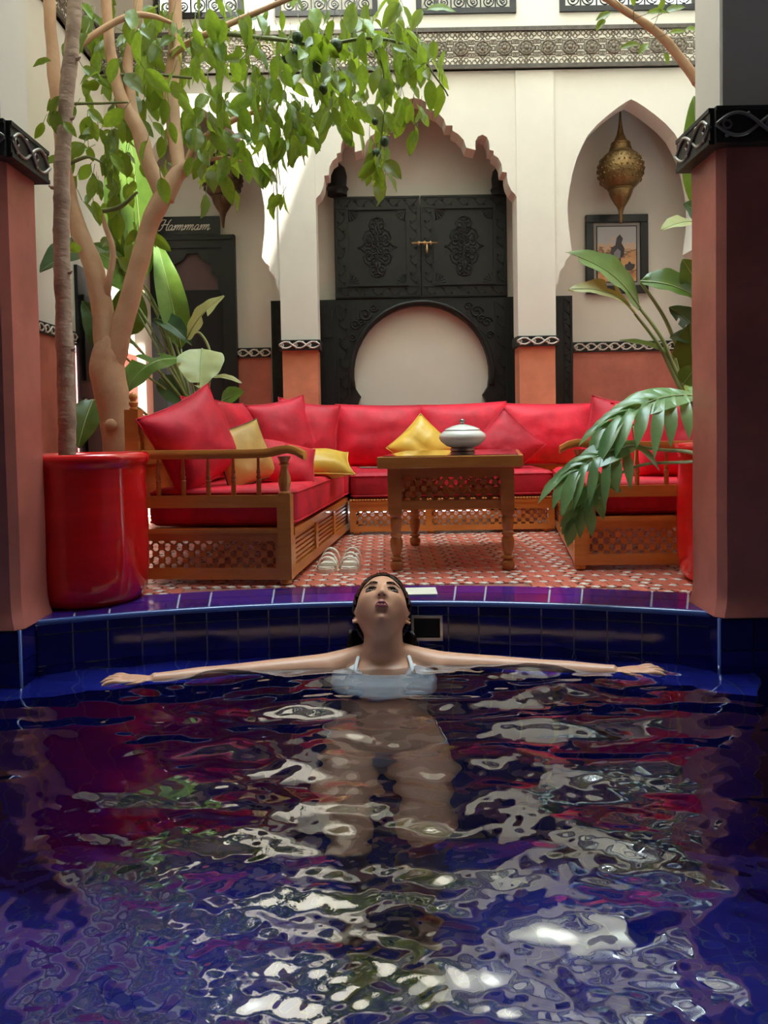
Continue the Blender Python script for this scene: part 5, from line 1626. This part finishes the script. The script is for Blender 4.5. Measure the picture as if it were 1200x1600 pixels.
# ease the joins: strong smoothing on the body, light on the face
nv = len(me.vertices)
co = np.empty(nv * 3)
me.vertices.foreach_get('co', co)
co = co.reshape(-1, 3)
ed = np.empty(len(me.edges) * 2, int)
me.edges.foreach_get('vertices', ed)
ed = ed.reshape(-1, 2)
deg = np.bincount(ed.ravel(), minlength=nv).astype(float)[:, None]
rel = co - np.array(HC_)
fz = rel @ np.array(hf)
dist = np.linalg.norm(rel, axis=1)
face = (dist < .14) & (fz > .018)
hand = np.abs(co[:, 0] - XC) > .68
wgt = np.full((nv, 1), .55)
for it in range(26):
    nb = np.zeros_like(co)
    for k in range(3):
        nb[:, k] = np.bincount(ed[:, 0], co[ed[:, 1], k], nv) + np.bincount(ed[:, 1], co[ed[:, 0], k], nv)
    lap = nb / deg - co
    w_ = wgt.copy()
    if it >= 4: w_[face] = 0
    if it >= 5: w_[hand] = 0
    co = co + lap * w_
me.vertices.foreach_set('co', co.ravel())
me.update()
me.shade_smooth()
me.materials.clear()
me.materials.append(M['skin'])
person = tag(link('person', me), 'person leaning back in the pool, arms spread, white swimwear, wet black hair', 'person')

for s in (-1, 1):
    e0 = front(.031 * s, .011)
    eye = MB().ball((0, 0, 0), (.0180, .0095, .0085), 16, Matrix.Translation(hw(.0315 * s, e0 - .0035, .010)) @ axes((0, 0, 0), hx, hf, hu)).build('eye', 'eye_white', person, True)
    MB().ball((0, 0, 0), (.0110, .0105, .0083), 14, Matrix.Translation(hw(.031 * s, e0 - .0030, .0085)) @ axes((0, 0, 0), hx, hf, hu)).build('iris', 'eye', eye, True)
    lid = [(.016 + .031 * t, .0115 + .0070 * math.sin(PI * (t * .9 + .05)) + .0035 * t) for t in [i / 8 for i in range(9)]]
    MB().tube([hw(x * s, front(x * s, u) + .0030, u - .001) for x, u in lid], [.0012, .002, .0026, .003, .003, .003, .0026, .002, .0012], 6).build('eyelid', 'brow', person, True)
    low = [(.017 + .029 * t, .0045 - .0022 * math.sin(PI * t) + .0035 * t) for t in [i / 6 for i in range(7)]]
    MB().tube([hw(x * s, front(x * s, u) + .0018, u) for x, u in low], .0010, 6).build('eyelid', 'brow', person, True)
    brow = [(.013 + .040 * t, .027 + .008 * math.sin(PI * (t * .75 + .05)) + .001 * t) for t in [i / 8 for i in range(9)]]
    MB().tube([hw(x * s, front(x * s, u) + .0012, u) for x, u in brow], [.0018, .0028, .0030, .0029, .0026, .0023, .002, .0016, .0008], 6, None, .8).build('eyebrow', 'brow', person, True)
    MB().ball((0, 0, 0), (.0042, .0035, .0030), 10, Matrix.Translation(hw(.0075 * s, front(.007 * s, -.031) + .0045, -.0305)) @ axes((0, 0, 0), hx, hf, hu)).build('nostril', 'nostril', person, True)
N_ = 12
for nm, u0, sag, r_, lift in (('upper_lip', -.0505, .0045, .0046, .001), ('lower_lip', -.0595, -.0035, .0058, .0005)):
    pts, rad = [], []
    for i in range(N_ + 1):
        t = -1 + 2 * i / N_
        x = .0185 * t
        u = u0 - sag * t * t - (.0016 * math.exp(-(t / .16) ** 2) if nm == 'upper_lip' else 0)
        pts.append(hw(x, front(x, u) + lift, u))
        rad.append(max(.0008, r_ * (1 - abs(t) ** 2.2)))
    MB().tube(pts, rad, 10).build(nm, 'lips', person, True)
MB().tube([hw(.016 * t, front(.016 * t, -.055) + .0042 * (1 - t * t), -.0552 - .001 * t * t) for t in [-1, -.6, -.2, .2, .6, 1]], .0009, 6).build('mouth_line', 'nostril', person, True)

# wet hair: cap slicked back, and a mass falling behind the neck into the water
hv, hfc = [], []
keep_ = []
for j in range(NB + 1):
    c = -math.cos(PI * j / NB)
    r_ = math.sqrt(max(0, 1 - c * c)) + 1e-5
    for i in range(NA):
        q = 2 * PI * i / NA
        a, b = r_ * math.cos(q), r_ * math.sin(q)
        x, f, u = head_pt(a, b, c, 0.0)
        line = .078 - .9 * max(0, abs(x) - .022) ** 1.0 * 1.0
        under = u - (line if f > .02 else line - (.02 - f) * 2.6)
        strand = .0012 * math.sin(a * 60) + .0008 * math.sin(a * 97 + 1)
        th = .0015 + min(.013, max(0, under) * .5) + strand * min(1, max(0, under) * 60)
        x2, f2, u2 = head_pt(a, b, c, th)
        hv.append(hw(x2, f2, u2))
        keep_.append(under > 0 and u > -.10)
for fc in head_f:
    if all(keep_[k] for k in fc):
        hfc.append(fc)
hb = MB().add(hv, hfc)
hair = hb.build('hair', 'hair', person, True, fix=False)
for k in range(34):
    t = -1 + 2 * k / 33
    rnd2 = random.Random(k)
    x0 = .088 * t
    side_ = abs(t)
    p0 = hw(x0 * .98, -.045 - .045 * (1 - side_ ** 2), .020 - .05 * side_)
    wsp = rnd2.uniform(-.006, .006)
    p1 = p0 + Vector((x0 * .10 + wsp, .004 - .012 * side_, -.05))
    p2 = p1 + Vector((wsp + x0 * .03, rnd2.uniform(-.008, .008), -.06))
    p3 = p2 + Vector((wsp, rnd2.uniform(-.01, .01), -.07))
    MB().tube([p0, p0.lerp(p1, .5) + Vector((x0 * .05, 0, 0)), p1, p2, p3], [.008, .0105, .0105, .0085, .003], 7).build('hair_lock', 'hair', hair, True)

# swim top: a scooped shell over the chest with shoulder straps; and the bottoms
def shell(secs, grow, keep_fn, name, n=128, sub=14):
    fine = []
    for i in range(len(secs) - 1):
        (c0, a0, b0, f0), (c1, a1, b1, f1) = secs[i], secs[i + 1]
        for q in range(sub):
            t = q / sub
            fine.append((Vector(c0).lerp(Vector(c1), t), a0 + (a1 - a0) * t + grow, b0 + (b1 - b0) * t + grow, Vector(f0).lerp(Vector(f1), t)))
    c1, a1, b1, f1 = secs[-1]
    fine.append((Vector(c1), a1 + grow, b1 + grow, Vector(f1)))
    vs, fs = loft(fine, n)
    fs = fs[:-2]
    mb = MB()
    mb.v = [tuple(v) for v in vs]
    for fc in fs:
        c = sum((vs[k] for k in fc), Vector()) / 4
        fr = fc[0] % n
        frontal = math.sin(2 * PI * (fr + .5) / n)
        if keep_fn(c, frontal, abs(c.x - XC)):
            mb.f.append(fc)
    o = mb.build(name, 'swim', person, True, fix=False)
    so = o.modifiers.new('thickness', 'SOLIDIFY')
    so.thickness = .0025
    so.offset = 1
    return o
def top_keep(c, fr, ax):
    if fr > 0:
        scoop = -.168 + 1.5 * max(0, ax - .062)
        return -.275 < c.z < min(scoop, -.136)
    return -.275 < c.z < -.22
top = shell(TORSO[5:11], .005, top_keep, 'swim_top')
cups = MB()
for s in (-1, 1):
    cups.ball((XC + s * .072, 2.222, -.275), (.058, .050, .054), 20)
    cups.tube([(XC + s * .090, 2.275, -.165), (XC + s * .084, 2.325, -.134), (XC + s * .074, 2.375, -.112), (XC + s * .074, 2.42, -.120), (XC + s * .08, 2.43, -.17)], [.007, .006, .006, .006, .006], 10, None, .4)
cups.build('swim_cups', 'swim', top, True)
shell(TORSO[0:4], .006, lambda c, fr, ax: c.z < -.535 + .3 * ax, 'swim_bottom')
# ------------------------------------------------------------------ water
def water_h(x, y):
    """height field: long slow swell, cross ripples, finer chop towards the camera"""
    near = np.clip((1.65 - y) / .8, 0, 1)
    h = np.zeros_like(x)
    rg = np.random.RandomState(5)
    bands = ((12, .26, .60, .0032, .34, 1.0, .6), (20, .14, .30, .0078, .36, 1.0, .7), (20, .06, .14, .0046, .42, 1.0, 1.3), (34, .024, .06, .0026, .85, .3, 2.2))
    for cnt, l0, l1, slope, spread, far_g, near_g in bands:
        for k in range(cnt):
            lam = np.exp(rg.uniform(np.log(l0), np.log(l1)))
            th = rg.normal(PI / 2, spread)
            ph = rg.uniform(0, 2 * PI)
            amp = slope * lam * rg.uniform(.5, 1.3)
            kx, ky = 2 * PI / lam * math.cos(th), 2 * PI / lam * math.sin(th)
            a1, a2, b1, b2 = rg.uniform(1, 4), rg.uniform(0, 6), rg.uniform(1, 4), rg.uniform(0, 6)
            wob = np.sin(a1 * x + a2 + .8 * y) + np.sin(b1 * y + b2 - .6 * x)
            patch = .5 + .6 * np.sin(1.9 * a1 * x + b2) * np.sin(1.7 * b1 * y + a2)
            h += amp * patch * (far_g + (near_g - far_g) * near) * np.sin(kx * x + ky * y + ph + 1.1 * wob)
    return h
NX, NY = 640, 620
gx = np.linspace(-1.78, 1.78, NX)
gy = np.linspace(-.45, 2.62, NY)
X, Yg = np.meshgrid(gx, gy)
H = water_h(X, Yg) + WATER_Z
co = np.stack([X, Yg, H], -1).reshape(-1, 3)
idx = np.arange(NX * NY).reshape(NY, NX)
q = np.stack([idx[:-1, :-1], idx[:-1, 1:], idx[1:, 1:], idx[1:, :-1]], -1).reshape(-1, 4)
cen = co[q].mean(1)
keep = cen[:, 1] < np.array(ARC_Y - (cen[:, 0] - ARC_X) ** 2 / (2 * ARC_R)) + .004
keep &= ~((np.abs(cen[:, 0] + 1.45) < .34) & (cen[:, 1] > 2.30)) & ~((cen[:, 0] > 1.01) & (cen[:, 1] > 2.30))
q = q[keep]
used = np.unique(q)
rm = -np.ones(NX * NY, int)
rm[used] = np.arange(len(used))
me = bpy.data.meshes.new('pool_water')
me.from_pydata(co[used].tolist(), [], rm[q].tolist())
me.shade_smooth()
wm = bpy.data.materials.new('pool_water')
wm.use_nodes = True
nt = wm.node_tree
nt.nodes.remove(nt.nodes['Principled BSDF'])
rf = nt.nodes.new('ShaderNodeBsdfRefraction')
rf.inputs['IOR'].default_value = 1.333
rf.inputs['Roughness'].default_value = 0.0
rf.inputs['Color'].default_value = (0.93, 0.97, 1.0, 1)
gs = nt.nodes.new('ShaderNodeBsdfGlossy')
gs.inputs['Roughness'].default_value = 0.0
gs.inputs['Color'].default_value = (1, 1, 1, 1)
fn = nt.nodes.new('ShaderNodeFresnel')
fn.inputs['IOR'].default_value = 2.25
mx = nt.nodes.new('ShaderNodeMixShader')
nt.links.new(fn.outputs[0], mx.inputs[0])
nt.links.new(rf.outputs[0], mx.inputs[1])
nt.links.new(gs.outputs[0], mx.inputs[2])
nt.links.new(mx.outputs[0], nt.nodes['Material Output'].inputs[0])
me.materials.append(wm)
wo = link('pool_water', me)
tag(wo, 'clear rippling pool water reflecting the courtyard', 'water', kind='stuff')
